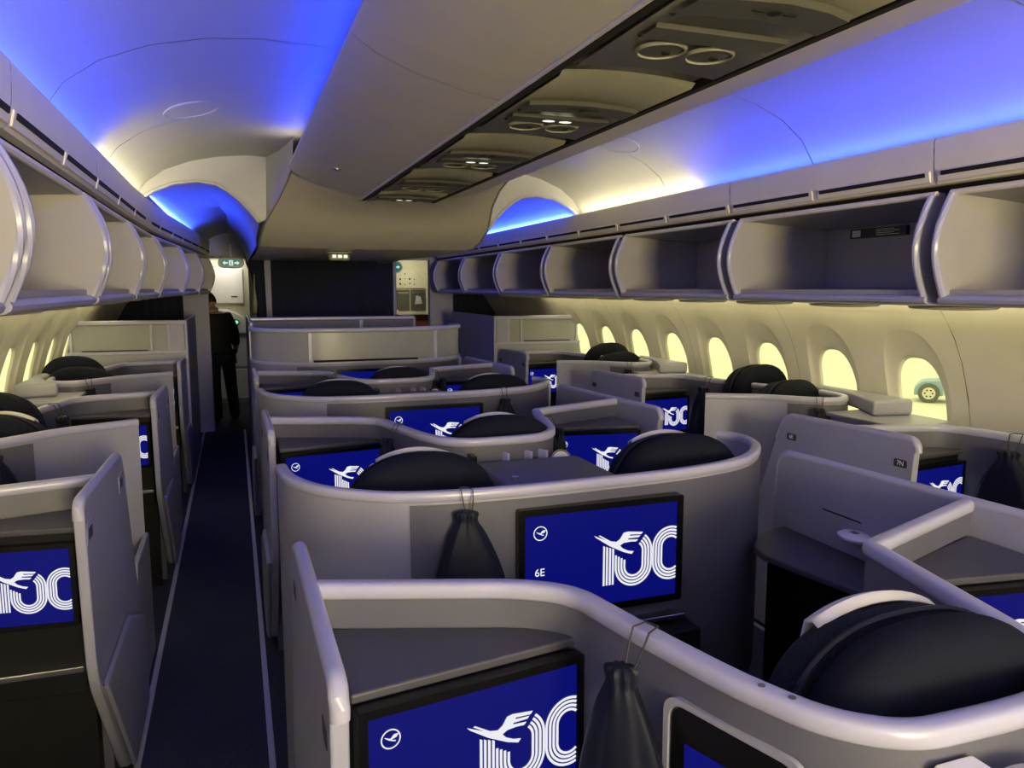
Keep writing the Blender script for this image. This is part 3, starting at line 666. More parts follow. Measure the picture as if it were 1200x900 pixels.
D_PTS = [(-0.92, 0.53), (-0.90, 0.36), (-0.83, 0.20), (-0.71, 0.085), (-0.58, 0.02), (-0.34, -0.015), (0.0, -0.012), (0.34, 0.01), (0.60, 0.07), (0.74, 0.155), (0.845, 0.27), (0.895, 0.38), (0.905, 0.47), (0.87, 0.55)]
D_PATH = smooth_path(D_PTS, 4)
def dg_module(yb, label, tall=False, xs=(-0.61, 0.86)):
    t = thing('suite_partition', label, 'partition', (0, yb, 0), group='curved centre partitions of the double seats')
    wall(MB(), D_PATH, 0.0, ZR - 0.03, 0.028).build('shell_panel', 'light', t, smooth=True)
    ins = [p for p in D_PATH if xs[0] <= p[0] <= xs[1] and p[1] < 0.5]
    wall(MB(), ins, 0.30, ZR - 0.04, 0.006, off=-0.0165).build('vinyl_panel', 'grey', t, smooth=True)
    ep = min(D_PATH, key=lambda p: abs(p[0] - 0.898) + abs(p[1] - 0.39))
    MB().box(ep[0] + 0.008, ep[0] + 0.028, ep[1] - 0.02, ep[1] + 0.02, 0.62, ZR - 0.03).build('edge_strip', 'rail', t, bevel=0.006)
    rail(MB(), D_PATH, ZR, 0.040, 0.034).build('top_rail', 'rail', t, smooth=True)
    if tall:
        fr = [p for p in D_PATH]
        n = len(fr); cuts = [0, next(i for i, p in enumerate(fr) if p[0] > -0.52), next(i for i, p in enumerate(fr) if p[0] > 0.60), n - 1]
        for a, b in zip(cuts, cuts[1:]):
            wall(MB(), fr[a:b + 1], ZR - 0.005, 1.40, 0.012).build('frosted_pane', 'frost', t, smooth=True)
        for c in cuts:
            p = fr[c]; MB().box(p[0] - 0.016, p[0] + 0.016, p[1] - 0.016, p[1] + 0.016, ZR - 0.01, 1.40).build('pane_post', 'rail', t, bevel=0.004)
        rail(MB(), fr, 1.425, 0.05, 0.04).build('upper_rail', 'rail', t, smooth=True)
        MB().box(-0.45, 0.42, -0.040, -0.030, ZR - 0.004, ZR + 0.012).build('pane_slot', 'slot', t)
    # centre console between the two seats
    MB().prism(fillet([(-0.20, 0.10), (-0.20, 0.64), (0.25, 0.64), (0.25, 0.10), (-0.20, 0.10)], [0, 0.05, 0.05, 0.05, 0])[:-1], 0.0, 1.075, 'xy').build('console_box', 'shelf', t, bevel=0.02, seg=3)
    MB().disc((-0.13, 0.34, 1.075), (0, 0, 1), 0.012, 0.008, 12).build('console_catch', 'metal', t)
    for dx in (-0.13, -0.03, 0.04):
        MB().prism([(dx - 0.06, 1.03), (dx + 0.10, 0.70), (dx + 0.112, 0.706), (dx - 0.048, 1.036)], 0.98, 1.085, 'xy').build('divider_slat', 'rail', t, bevel=0.003)
    MB().box(-0.19, -0.165, 0.68, 1.0, 0.98, 1.09).build('divider_end', 'black', t, bevel=0.004)
    MB().box(-0.20, 0.25, 0.66, 1.05, 0.0, 0.98).build('console_tray', 'grey', t, bevel=0.008)
    lp = MB().disc((0.22, 0.74, 1.03), (-0.2, -0.9, 0.3), 0.045, 0.02, 20).build('lamp_ring', 'black', t)
    MB().disc((0.216, 0.721, 1.036), (-0.2, -0.9, 0.3), 0.036, 0.006, 20, 0.02).build('lamp_face', 'white', lp)
    # ledge and table box under the screen
    MB().box(-0.27, 0.33, -0.065, -0.02, 0.655, 0.672).build('screen_ledge', 'metal', t, bevel=0.003)
    MB().box(-0.30, 0.36, -0.12, -0.02, 0.40, 0.64).build('table_box', 'dark', t, bevel=0.01)
    for s in (-1, 1):
        MB().box(min(s * 0.80, s * 0.905), max(s * 0.80, s * 0.905), 0.56, 0.98, 0.0, 0.50).build('armrest_box', 'shelf', t, bevel=0.015)
    return t

ROWN = ['first', 'second', 'third']
PA = 'the suited person'; TA = 'the truck side'
EY = [0.745, 2.92, 5.09]; DY = [2.18, 4.34, 6.50]
for i, y0 in enumerate(EY):
    o = ROWN[2 - i]
    e_module(y0, 'angled grey single-seat partition with pale rail, %s from the navy curtain' % o, o)
    seat('navy single lounge seat with folded white cloth, %s single seat from the navy curtain' % o, (0.02, y0 + 0.19, 0), group='navy single seats down the middle')
    screen('lit screen in the single-seat partition %s from the navy curtain, towards %s' % (o, PA), (-0.865, y0 + 0.497, 0.765), math.atan2(0.075, 0.49), 0.80)
    screen('lit screen in the single-seat partition %s from the navy curtain, towards %s' % (o, TA), (0.44, y0 + 0.56, 0.765), -math.atan2(0.075, 0.5), 0.80)
for i, yb in enumerate(DY):
    o = ROWN[2 - i]
    lab = ['curved pale double-seat partition carrying the screen that reads 6E', 'curved pale double-seat partition, second from the navy curtain', 'tall double-seat partition with frosted panes before the navy curtain'][i]
    dg_module(yb, lab, tall=(i == 2))
    screen(['lit seat screen reading 6E on the curved double-seat partition', 'lit seat screen on the second curved partition from the navy curtain', 'lit seat screen under the frosted panes before the navy curtain'][i],
           (-0.245, yb - 0.062, 0.745), 0.0, 1.0, '6E' if i == 0 else None)
    if i < 2:
        for s in (-1, 1):
            seat('navy seat in the double suite %s from the navy curtain, towards %s' % (o, PA if s < 0 else TA), (s * 0.49 + 0.01, yb + 0.30, 0), group='navy seats in the double suites')

# back of the near single-seat partition: framed dark wall monitor and small white lamp
dirv = Vector((-0.275 + 0.385, 0.07 - 0.42)).normalized(); ang = math.atan2(dirv.y, dirv.x)
t = thing('wall_monitor', 'small dark monitor in a pale rounded frame on the near single-seat partition', 'monitor', (-0.362, 0.745 + 0.32, 0.86), ang)
MB().sweep([[(x, yy, z) for x, z in rrect(-0.008 - e, 0.245 + e, -0.008 - e, 0.20 + e, 0.03)] for yy, e in ((-0.012, 0.008), (-0.022, 0.008), (-0.022, -0.003), (-0.012, -0.004))], cap=False).build('frame', 'light', t, smooth=True)
MB().prism(rrect(0.0, 0.238, 0.0, 0.193, 0.025), -0.019, -0.013, 'xz').build('glass_front', 'black', t)
MB().box(0.03, 0.21, -0.0205, -0.019, 0.0, 0.135).build('display', 'blue', t)
t = thing('reading_lamp', 'white rounded reading lamp on a pale bracket behind the near single seat', 'lamp', (-0.12, 0.715, 1.09))
MB().prism(rrect(-0.055, 0.02, -0.012, 0.012, 0.008), -0.03, 0.012, 'xz').build('bracket', 'white', t, bevel=0.004)
MB().sweep([[(0.06 + r * 1.5 * math.cos(2 * PI * k / 28), -0.06 + r * math.sin(2 * PI * k / 28), z) for k in range(28)] for r, z in ((0.05, -0.05), (0.058, -0.03), (0.056, -0.012), (0.045, 0.002), (0.025, 0.009), (0.006, 0.011))]).build('lamp_head', 'white', t, smooth=True)

# ================================================================== WINDOW SUITES
def w2_module(s, y, label, plates=(None, None), tall=False):
    """window-seat suite: wing with a screen on the aisle side, seat against the wall"""
    t = thing('window_suite_partition', label, 'partition', (0, y, 0), group='angled window-seat partitions')
    pts = [(1.50, 0.0), (1.92, -0.11), (1.995, -0.45), (2.08, -0.80), (2.17, -0.92), (2.38, -0.95)]
    path = [(s * u, v) for u, v in fillet(pts, [0, 0.12, 0.2, 0.12, 0.1, 0])]
    wall(MB(), path, 0.0, ZR - 0.03, 0.026).build('shell_panel', 'grey', t, smooth=True)
    rail(MB(), path, ZR, 0.040, 0.034).build('top_rail', 'rail', t, smooth=True)
    MB().prism([(s * 1.515, -0.25), (s * 1.93, -0.205), (s * 1.90, -0.13), (s * 1.515, -0.02)], 1.03, 1.05, 'xy').build('console_top', 'shelf', t, bevel=0.006)
    MB().prism([(s * 1.52, -0.232), (s * 1.925, -0.188), (s * 1.90, -0.14), (s * 1.52, -0.03)], 0.52, 1.03, 'xy').build('console_body', 'dark', t, bevel=0.004)
    MB().box(min(s * 1.52, s * 1.93), max(s * 1.52, s * 1.93), -0.26, -0.16, 0.60, 0.62).build('console_ledge', 'metal', t, bevel=0.004)
    MB().box(min(s * 1.52, s * 1.90), max(s * 1.52, s * 1.90), -0.12, -0.05, 0.0, 0.52).build('footwell_panel', 'dark', t)
    MB().box(min(s * 1.60, s * 1.82), max(s * 1.60, s * 1.82), 0.30, 0.62, 0.0, 0.45).build('side_cabinet', 'shelf', t, bevel=0.015)
    MB().prism(rrect(0.34, 0.52, 0.452, 0.50, 0.015), min(s * 1.60, s * 1.70), max(s * 1.60, s * 1.70), 'yz').build('armrest_pad', 'orange', t, bevel=0.01)
    door(t, s * 1.487, -0.37, -s, plates=plates)
    return t
def w1_module(s, y, label, tall=False):
    """aisle-seat suite: curved shell, console with the neighbour's screen along the wall"""
    t = thing('window_suite_partition', label, 'partition', (0, y, 0), group='curved aisle-seat partitions by the windows')
    pts = [(1.495, 0.02), (1.61, -0.045), (1.78, -0.14), (1.93, -0.29), (2.04, -0.375), (2.15, -0.36), (2.22, -0.26), (2.24, -0.08)]
    path = [(s * u, v) for u, v in smooth_path(pts, 5)]
    wall(MB(), path, 0.0, ZR - 0.03, 0.026).build('shell_panel', 'light', t, smooth=True)
    ins = [p for p in path if 1.86 < abs(p[0]) < 2.2 and p[1] < -0.2]
    wall(MB(), ins, 0.3, ZR - 0.04, 0.006, off=(0.0155 if s < 0 else -0.0155)).build('vinyl_panel', 'grey', t, smooth=True)
    rail(MB(), path, ZR, 0.040, 0.034).build('top_rail', 'rail', t, smooth=True)
    side = [(-0.46, 0.02), (-0.46, 0.55), (-0.02, 0.62), (0.02, 1.10), (0.03, 1.12), (0.06, 0.62), (0.10, 0.02)]
    MB().prism([(-0.50, 0.02), (-0.50, 0.46), (-0.40, 0.60), (0.04, 0.60), (0.04, 0.02)], min(s * 1.475, s * 1.50), max(s * 1.475, s * 1.50), 'yz').build('side_panel', 'light', t, bevel=0.008)
    # console along the side wall
    MB().box(min(s * 2.00, s * 2.36), max(s * 2.00, s * 2.36), -0.88, -0.42, 0.55, 1.055).build('console_body', 'light', t, bevel=0.006)
    MB().box(min(s * 1.985, s * 2.375), max(s * 1.985, s * 2.375), -0.90, -0.40, 1.055, 1.078).build('console_top', 'light', t, bevel=0.008)
    MB().prism([(s * 2.10, -0.62), (s * 2.34, -0.66), (s * 2.34, 0.05), (s * 2.28, 0.05), (s * 2.26, -0.25), (s * 2.2, -0.42)], 1.078, 1.165, 'xy').build('stowage_box', 'light', t, bevel=0.02, seg=3)
    return t
RIGHT_W2 = [2.64, 4.82, 6.98]; RIGHT_W1 = [1.58, 3.74, 5.92]
LEFT_W2 = [2.76, 4.94, 7.06]; LEFT_W1 = [3.88, 6.06]
for s, L2, L1 in ((1, RIGHT_W2, RIGHT_W1), (-1, LEFT_W2, LEFT_W1)):
    ww = 'truck-side window wall' if s > 0 else 'person-side window wall'
    for i, y in enumerate(L2):
        o = ROWN[2 - i]
        w2_module(s, y, 'angled window-seat partition with aisle door, %s from the curtain on the %s' % (o, ww), plates=(('7N', '6K') if (s > 0 and i == 0) else (None, None)))
        if i < 3:
            screen('lit seat screen in the window-seat partition %s from the curtain, %s' % (o, ww), ((1.537, y - 0.262, 0.765) if s > 0 else (-1.918, y - 0.218, 0.765)), (0.11 if s > 0 else -0.11), 0.715)
        if i > 0 or s < 0:
            seat('navy window seat, %s from the curtain on the %s' % (o, ww), (s * 2.18, y - 0.63, 0), s * 0.12, group='navy window seats', cloth=False).scale = (0.86, 1, 1.04)
    for i, y in enumerate(L1):
        o = ROWN[len(L1) - 1 - i]
        w1_module(s, y, 'curved pale aisle-seat partition, %s from the curtain on the %s' % (o, ww))
        if s > 0 or i > 0:
            screen('lit seat screen in the window console, %s from the curtain on the %s' % (o, ww), ((2.03 if s > 0 else -2.33), y - 0.905, 0.845), 0.0, 0.56)
        ac = seat('navy aisle seat in a curved partition, %s from the curtain on the %s' % (o, ww), (s * 2.07, y + 0.0, 0), s * 0.38, group='navy aisle seats by the windows', cloth=(i == 0 and s < 0))
        for ch in list(ac.children):
            if ch.name.split('.')[0] in ('seat_cushion', 'seat_base'): bpy.data.objects.remove(ch)
        cp = [(s * a, b) for a, b in ((-0.25, 0.08), (0.25, 0.08), (0.25, 0.14), (0.0, 0.29), (-0.05, 0.50), (-0.25, 0.50))]
        MB().prism(cp, 0.30, 0.46, 'xy').build('seat_cushion', 'navy', ac, bevel=0.03, seg=3)
        MB().prism([(a * 0.95, b - 0.06) for a, b in cp], 0.0, 0.42, 'xy').build('seat_base', 'dark', ac, bevel=0.01)

# tall front suites by the windows with frosted panes
for s in (1, -1):
    ww = 'truck-side window wall' if s > 0 else 'person-side window wall'
    t = thing('front_suite', 'tall pale front suite with frosted panes against the %s' % ww, 'suite', (0, 7.5, 0), group='tall front suites by the windows')
    xa, xb = sorted((s * 1.47, s * 2.42))
    MB().box(xa, xb, -0.015, 0.015, 0.0, 1.19).build('back_panel', 'light', t, bevel=0.004)
    MB().box(min(s * 1.45, s * 1.48), max(s * 1.45, s * 1.48), -0.02, 1.6, 0.0, 1.47).build('side_panel', 'door', t, bevel=0.008)
    MB().box(xa, xb, -0.022, 0.022, 1.43, 1.47).build('top_rail', 'rail', t, bevel=0.01)
    MB().box(xa, xb, -0.022, 0.022, 1.17, 1.20).build('sill_rail', 'rail', t, bevel=0.006)
    for u in (1.60, 1.74, 2.37):
        if u > 1.65 or True: MB().box(min(s * u, s * (u + 0.022)), max(s * u, s * (u + 0.022)), -0.02, 0.02, 1.19, 1.44).build('pane_post', 'rail', t, bevel=0.004)
    MB().box(min(s * 1.48, s * 1.60), max(s * 1.48, s * 1.60), -0.02, 0.02, 1.19, 1.44).build('end_panel', 'door', t)
    for ua, ub in ((1.622, 1.74), (1.762, 2.37)):
        MB().box(min(s * ua, s * ub), max(s * ua, s * ub), -0.004, 0.004, 1.195, 1.435).build('frosted_pane', 'frost', t)
    MB().box(min(s * 1.78, s * 2.30), max(s * 1.78, s * 2.30), -0.026, -0.021, 1.203, 1.212).build('pane_slot', 'slot', t)
    MB().prism([(0.0, 0.9), (1.5, 0.9), (1.5, 1.45), (0.0, 1.45)], min(s * 2.35, s * 2.38), max(s * 2.35, s * 2.38), 'yz').build('wall_panel', 'light', t)
t = thing('front_suite', 'tall pale double front suite directly before the navy curtain', 'suite', (0, 7.75, 0), group='tall front suite in the middle')
MB().box(-0.90, 0.66, -0.02, 0.02, 0.0, 1.44).build('back_panel', 'grey', t, bevel=0.004)
MB().box(-0.92, 0.68, -0.03, 0.03, 1.44, 1.475).build('top_rail', 'rail', t, bevel=0.012)
MB().box(0.66, 0.69, -0.03, 0.9, 0.0, 1.46).build('side_panel', 'door', t, bevel=0.008)
MB().box(-0.93, -0.90, -0.70, 1.6, 0.0, 1.46).build('side_panel', 'door', t, bevel=0.008)
MB().box(0.12, 0.155, -0.028, -0.018, 1.30, 1.44).build('pane_post', 'rail', t, bevel=0.004)

# ================================================================== HANGING BAGS
def wdir(dx, dy): return math.atan2(dy, dx) + PI / 2      # rotation whose local -Y points along (dx, dy)
for i, y0 in enumerate(EY):
    o = ROWN[2 - i]
    bag('navy drawstring bag on the single-seat partition %s from the curtain, towards %s' % (o, PA), (-0.372, y0 + 0.40, ZR), wdir(-0.9, -0.35), 0 if i == 0 else 2)
    if i > 0: bag('navy drawstring bag on the single-seat partition %s from the curtain, towards %s' % (o, TA), (0.305, y0 + 0.38, ZR), wdir(0.9, -0.3), 1)
bag('crumpled navy drawstring bag beside the screen that reads 6E', (-0.42, DY[0] - 0.008, ZR), wdir(0, -1), 1, out=0.055)
bag('navy drawstring bag beside the screen on the second curved partition', (0.46, DY[1] + 0.03, ZR), wdir(0.1, -1), 2, out=0.07)
for s, L2, L1 in ((1, RIGHT_W2, RIGHT_W1), (-1, LEFT_W2, LEFT_W1)):
    ww = 'truck-side window wall' if s > 0 else 'person-side window wall'
    for i, y in enumerate(L2[:2]):
        bag('navy drawstring bag on the window-seat partition %s from the curtain, %s' % (ROWN[2 - i], ww), (s * 1.97, y - 0.42, ZR), wdir(-s * 0.9, -0.3), 1 if i == 0 else 0, out=0.06).scale = (1.25, 1.1, 1.1)
    for i, y in enumerate(L1):
        if y < 3: continue
        bag('navy drawstring bag on the curved aisle-seat partition %s from the curtain, %s' % (ROWN[len(L1) - 1 - i], ww), (s * 1.99, y - 0.34, ZR), wdir(-s * 0.6, -1), 2)
for o in list(seat_proto.children): bpy.data.objects.remove(o)
bpy.data.objects.remove(seat_proto)

# ================================================================== FORWARD BULKHEAD AND ENTRY
def pleats(x0, x1, y, amp, n, z0, z1, mb):
    N = n * 8; a = [(x0 + (x1 - x0) * k / N, y + amp * math.sin(2 * PI * n * k / N)) for k in range(N + 1)]
    mb.sweep([[(px, py, z0), (px, py, z1)] for px, py in a], cap=False, closed_ring=False); return mb
curt = [(-0.60, 0.915, 'flat navy curtain closing the middle of the forward bulkhead', 14, 0.006),
        (-2.42, -1.62, 'dark curtain between the bulkhead column and the person-side window wall', 8, 0.02),
        (1.72, 2.42, 'dark curtain between the bulkhead panel and the truck-side window wall', 8, 0.02)]
for x0, x1, lb, n, am in curt:
    tag(pleats(x0, x1, 10.06, am, n, 0.02, 2.14 if x0 > -1 and x0 < 1 else 1.9, MB()).build('curtain', 'curtain', smooth=True), lb, 'curtain')
bk = struct('wall_bulkhead')
MB().box(-0.70, -0.60, 10.02, 10.12, 0.0, 2.5).build('bulkhead_post', 'bulk', bk, bevel=0.01)
MB().box(0.915, 0.96, 10.02, 10.12, 0.0, 2.5).build('bulkhead_post', 'bulk', bk, bevel=0.01)
MB().box(-0.62, 0.93, 10.08, 10.12, 0.0, 2.5).build('bulkhead_panel', 'dark', bk)
MB().box(-1.62, -1.33, 10.00, 10.12, 0.0, 1.72).build('bulkhead_panel', 'bulk', bk, bevel=0.01)
MB().box(-2.55, -1.62, 10.09, 10.12, 0.0, 2.8).build('bulkhead_panel', 'dark', bk)
MB().box(-1.62, -1.36, 10.09, 10.12, 1.72, 2.8).build('bulkhead_panel', 'bulk', bk)
MB().box(1.40, 1.72, 10.00, 10.12, 0.0, 2.5).build('bulkhead_panel', 'bulk', bk, bevel=0.012)
MB().box(1.72, 2.55, 10.09, 10.12, 0.0, 2.8).build('bulkhead_panel', 'dark', bk)
MB().box(-1.40, -0.66, 10.04, 10.12, 2.14, 2.6).build('bulkhead_header', 'ceiling', bk)
MB().box(0.93, 1.42, 10.04, 10.12, 2.12, 2.6).build('bulkhead_header', 'ceiling', bk)
MB().box(-2.6, 2.6, 10.12, 13.2, 2.26, 2.30).build('entry_soffit', 'ceiling', bk)
# filler between the last bin and the bulkhead on the truck side, perforated
fi = MB().prism([(1.40, 2.10), (1.40, 2.02), (1.62, 1.72), (2.3, 1.72), (2.3, 2.12)], 9.63, 9.66, 'xz').build('filler_panel', 'bin', bk)
MB().prism([(-1.36, 2.10), (-1.36, 2.02), (-1.40, 1.72), (-2.3, 1.72), (-2.3, 2.12)], 9.63, 9.66, 'xz').build('filler_panel', 'bin', bk)
# gathered curtain tied with a strap at the aisle side
t = thing('tied_curtain', 'dark gathered curtain tied with a pale strap beside the entry aisle', 'curtain', (-0.755, 10.0, 0))
MB().sweep([[(hx * math.cos(2 * PI * k / 24) * (1 + 0.1 * math.sin(6 * 2 * PI * k / 24)) + ox, hx * 0.6 * math.sin(2 * PI * k / 24), z) for k in range(24)] for hx, ox, z in ((0.085, 0, 0.03), (0.075, 0, 0.8), (0.055, 0.03, 1.35), (0.06, 0.02, 1.6), (0.075, 0.0, 1.9), (0.10, -0.03, 2.05), (0.11, -0.04, 2.2))]).build('curtain_cloth', 'curtain', t, smooth=True)
MB().tube([(-0.045, -0.05, 1.92), (-0.05, -0.06, 1.75), (-0.05, -0.065, 1.58), (-0.05, -0.06, 1.46)], [0.006, 0.01, 0.03, 0.02]).build('strap', 'psu', t, smooth=True)
# exit sign
t = thing('exit_sign', 'oval green emergency exit sign hanging over the entry aisle', 'sign', (-1.06, 9.98, 2.055))
ov = lambda hx, hz: [(hx * abs(math.cos(2 * PI * k / 40)) ** 0.6 * (1 if math.cos(2 * PI * k / 40) > 0 else -1), hz * abs(math.sin(2 * PI * k / 40)) ** 0.8 * (1 if math.sin(2 * PI * k / 40) > 0 else -1)) for k in range(40)]
MB().prism(ov(0.148, 0.066), -0.03, 0.03, 'xz').build('housing', 'white', t, bevel=0.01)
fc = MB().prism(ov(0.122, 0.045), -0.033, -0.029, 'xz').build('sign_face', 'green', t)
for s in (-1, 1):
    MB().prism([(s * 0.098, 0), (s * 0.068, 0.026), (s * 0.068, 0.010), (s * 0.038, 0.010), (s * 0.038, -0.010), (s * 0.068, -0.010), (s * 0.068, -0.026)], -0.0345, -0.033, 'xz').build('arrow', 'signwhite', fc)
mb = MB().prism(rrect(-0.024, 0.024, -0.032, 0.032, 0.004), -0.0345, -0.033, 'xz'); pane = mb.build('pictogram_field', 'signwhite', fc)
mb = MB(); mb.disc((0.004, -0.0345, 0.020), (0, -1, 0), 0.005, 0.001, 12)
mb.prism([(-0.004, 0.012), (0.007, 0.012), (0.006, -0.006), (0.013, -0.024), (0.008, -0.026), (0.001, -0.010), (-0.008, -0.024), (-0.014, -0.022), (-0.004, -0.004)], -0.0355, -0.0345, 'xz'); mb.build('running_figure', 'green', fc)
MB().box(-0.012, 0.012, -0.012, 0.012, 0.06, 0.22).build('hanger', 'white', t)
# second exit sign seen by the galley
t = thing('exit_sign', 'round green exit sign at the galley opening beside the curtain', 'sign', (1.00, 10.2, 2.03))
MB().disc((0, 0, 0), (0, -1, 0), 0.075, 0.03, 28).build('housing', 'white', t, bevel=0.006)
fc = MB().disc((0, -0.03, 0), (0, -1, 0), 0.058, 0.004, 28).build('sign_face', 'green', t)
MB().prism([(0.04, 0), (0.012, 0.024), (0.012, 0.009), (-0.03, 0.009), (-0.03, -0.009), (0.012, -0.009), (0.012, -0.024)], -0.0355, -0.034, 'xz').build('arrow', 'signwhite', fc)
MB().box(-0.02, 0.02, -0.02, 0.0, 0.07, 0.24).build('hanger', 'white', t)
# emergency light pod under the soffit
t = thing('emergency_lamp', 'small clear emergency lamp under the ceiling nose', 'lamp', (-0.23, 6.4, 2.043))
MB().prism(rrect(-0.10, 0.10, -0.055, 0.055, 0.03), -0.012, 0.0, 'xy').build('base', 'psu', t, bevel=0.004)
MB().prism(rrect(-0.085, 0.085, -0.05, 0.05, 0.04), -0.07, -0.012, 'xy').build('lens', 'psu', t, bevel=0.02, seg=3)
for x in (-0.045, 0.0, 0.045): MB().box(x - 0.014, x + 0.014, -0.052, -0.048, -0.048, -0.026).build('bulb', 'lit', t)
# entry wall: white cabinet over a rounded door panel with a lit green button
t = thing('entry_cabinet', 'cream entry cabinet with rounded lower panel and a lit green button', 'cabinet', (-1.12, 12.5, 0))
MB().box(-0.62, 0.30, 0.0, 0.5, 0.0, 2.25).build('carcass', 'galley', t)
MB().box(-0.30, 0.22, -0.03, 0.0, 1.52, 2.05).build('upper_door', 'white', t, bevel=0.02)
MB().box(0.04, 0.13, -0.036, -0.03, 1.62, 1.635).build('upper_latch', 'slot', t)
lo = MB().prism(fillet([(-0.5, 1.06), (-0.5, 1.42), (0.0, 1.44), (0.24, 1.30), (0.26, 1.06)], [0, 0.1, 0.2, 0.1, 0]), -0.05, 0.0, 'xz').build('rounded_panel', 'white', t, bevel=0.02)
MB().disc((0.10, -0.052, 1.24), (0, -1, 0), 0.045, 0.006, 20).build('button_ring', 'black', lo); MB().disc((0.10, -0.058, 1.24), (0, -1, 0), 0.026, 0.004, 16).build('button', 'greenlit', lo)
MB().box(-0.5, 0.26, -0.02, 0.0, 0.55, 1.03).build('lower_door', 'white', t, bevel=0.012)
MB().box(-0.5, 0.26, -0.02, 0.0, 0.06, 0.52).build('lower_door', 'white', t, bevel=0.012)
# galley seen past the curtain
t = thing('galley', 'cream galley with switch panel, dark ovens and counter past the curtain', 'galley', (1.62, 12.0, 0))
MB().box(-0.42, 0.50, 0.0, 0.5, 0.0, 2.25).build('carcass', 'galley', t)
pn = MB().prism(fillet([(-0.40, 1.75), (-0.40, 2.10), (-0.20, 2.12), (0.05, 2.02), (0.20, 1.75)], [0, 0.03, 0.1, 0.1, 0]), -0.03, 0.0, 'xz').build('switch_panel', 'galley', t, bevel=0.008)
rnd = random.Random(3)
for k in range(16):
    x = -0.36 + 0.075 * (k % 6); z = 1.81 + 0.075 * (k // 6) + rnd.random() * 0.02
    if x > 0.12 - (z - 1.8) * 0.5: continue
    r = rnd.choice((0.007, 0.010, 0.014)); MB().disc((x, -0.03, z), (0, -1, 0), r, 0.008, 10).build('switch', 'black', pn)
for k, (a, b) in enumerate(((-0.40, -0.28), (-0.265, -0.06), (-0.045, 0.20))):
    ov_ = MB().box(a, b, -0.02, 0.0, 1.40, 1.73).build('oven_door', ('black', 'psud', 'psud')[k], t, bevel=0.006)
    MB().box(a + 0.02, b - 0.02, -0.03, -0.02, 1.67, 1.69).build('oven_handle', 'metal', ov_)
MB().prism([(0.02, 1.50), (0.14, 1.51), (0.11, 1.62), (0.04, 1.64)], -0.028, -0.02, 'xz').build('hanging_towel', 'cloth', t)
MB().box(-0.42, 0.30, -0.12, 0.0, 1.34, 1.38).build('counter', 'galley', t, bevel=0.006)
MB().box(-0.42, 0.30, -0.03, 0.0, 0.1, 1.33).build('lower_doors', 'orange', t, bevel=0.006)
MB().box(-0.40, -0.26, -0.10, 0.0, 1.38, 1.42).build('kettle_base', 'white', t, bevel=0.006)
t = thing('ceiling_lamp', 'bright flat lamp in the ceiling over the galley opening', 'lamp', (1.45, 11.0, 2.255))
MB().box(-0.20, 0.22, -0.12, 0.12, -0.02, 0.0).build('lamp_frame', 'white', t, bevel=0.006); MB().box(-0.18, 0.20, -0.10, 0.10, -0.024, -0.019).build('diffuser', 'lit', t)

# ================================================================== PERSON (back view, leaning forward a little)
def skinned(name, verts, edges, radii, material, parent, root=0, sub=2):
    me = bpy.data.meshes.new(name); me.from_pydata(verts, edges, []); o = bpy.data.objects.new(name, me); C.objects.link(o)
    me.materials.append(M[material]); o.modifiers.new('skin', 'SKIN')
    for i, r in enumerate(radii):
        d = me.skin_vertices[0].data[i]; d.radius = r if isinstance(r, tuple) else (r, r); d.use_root = (i == root)
    sb = o.modifiers.new('sub', 'SUBSURF'); sb.levels = sub; sb.render_levels = sub
    o.modifiers['skin'].use_smooth_shade = True
    o.parent = parent; return o
P_ = thing('person', 'person in a black suit seen from behind standing in the entry aisle', 'person', (-1.20, 10.75, 0), 0.25); P_.rotation_euler = (0, -0.05, 0.25)
# x right, y forward; head bent towards the entry
V = [(0, 0, 0.92), (0, 0.01, 1.08), (0, 0.03, 1.22), (0, 0.06, 1.36), (-0.01, 0.10, 1.44), (-0.02, 0.13, 1.50),            # pelvis..neck base 0-5
     (0.15, 0.06, 1.37), (0.22, 0.05, 1.18), (0.235, 0.10, 0.97), (0.225, 0.16, 0.86),                                        # right arm 6-9
     (-0.15, 0.07, 1.37), (-0.22, 0.08, 1.18), (-0.22, 0.16, 0.98), (-0.20, 0.22, 0.88),                                      # left arm 10-13
     (0.09, 0.0, 0.86), (0.105, 0.02, 0.50), (0.11, -0.02, 0.10), (0.115, 0.05, 0.05), (0.12, 0.15, 0.035),                   # right leg 14-18
     (-0.09, 0.0, 0.86), (-0.10, 0.02, 0.50), (-0.11, -0.02, 0.10), (-0.115, 0.05, 0.05), (-0.12, 0.15, 0.035)]
Ed = [(0, 1), (1, 2), (2, 3), (3, 4), (4, 5), (3, 6), (6, 7), (7, 8), (8, 9), (3, 10), (10, 11), (11, 12), (12, 13), (0, 14), (14, 15), (15, 16), (16, 17), (17, 18), (0, 19), (19, 20), (20, 21), (21, 22), (22, 23)]
Rd = [(0.14, 0.10), (0.135, 0.095), (0.15, 0.10), (0.14, 0.09), 0.055, 0.05, 0.065, 0.05, 0.04, 0.03, 0.065, 0.05, 0.04, 0.03, 0.085, 0.058, 0.042, 0.045, 0.03, 0.085, 0.058, 0.042, 0.045, 0.03]
skinned('body', V, Ed, Rd, 'skin', P_)
gi = [0, 1, 2, 3, 6, 7, 8, 10, 11, 12]; mp = {g: i for i, g in enumerate(gi)}
JV = [V[g] for g in gi] + [(0, 0.0, 0.80)]; JE = [(mp[a], mp[b]) for a, b in Ed if a in mp and b in mp] + [(0, 10)]
skinned('jacket', JV, JE, [(0.175, 0.125), (0.165, 0.12), (0.18, 0.125), (0.16, 0.105), 0.085, 0.068, 0.056, 0.085, 0.068, 0.056, (0.18, 0.13)], 'suit', P_)
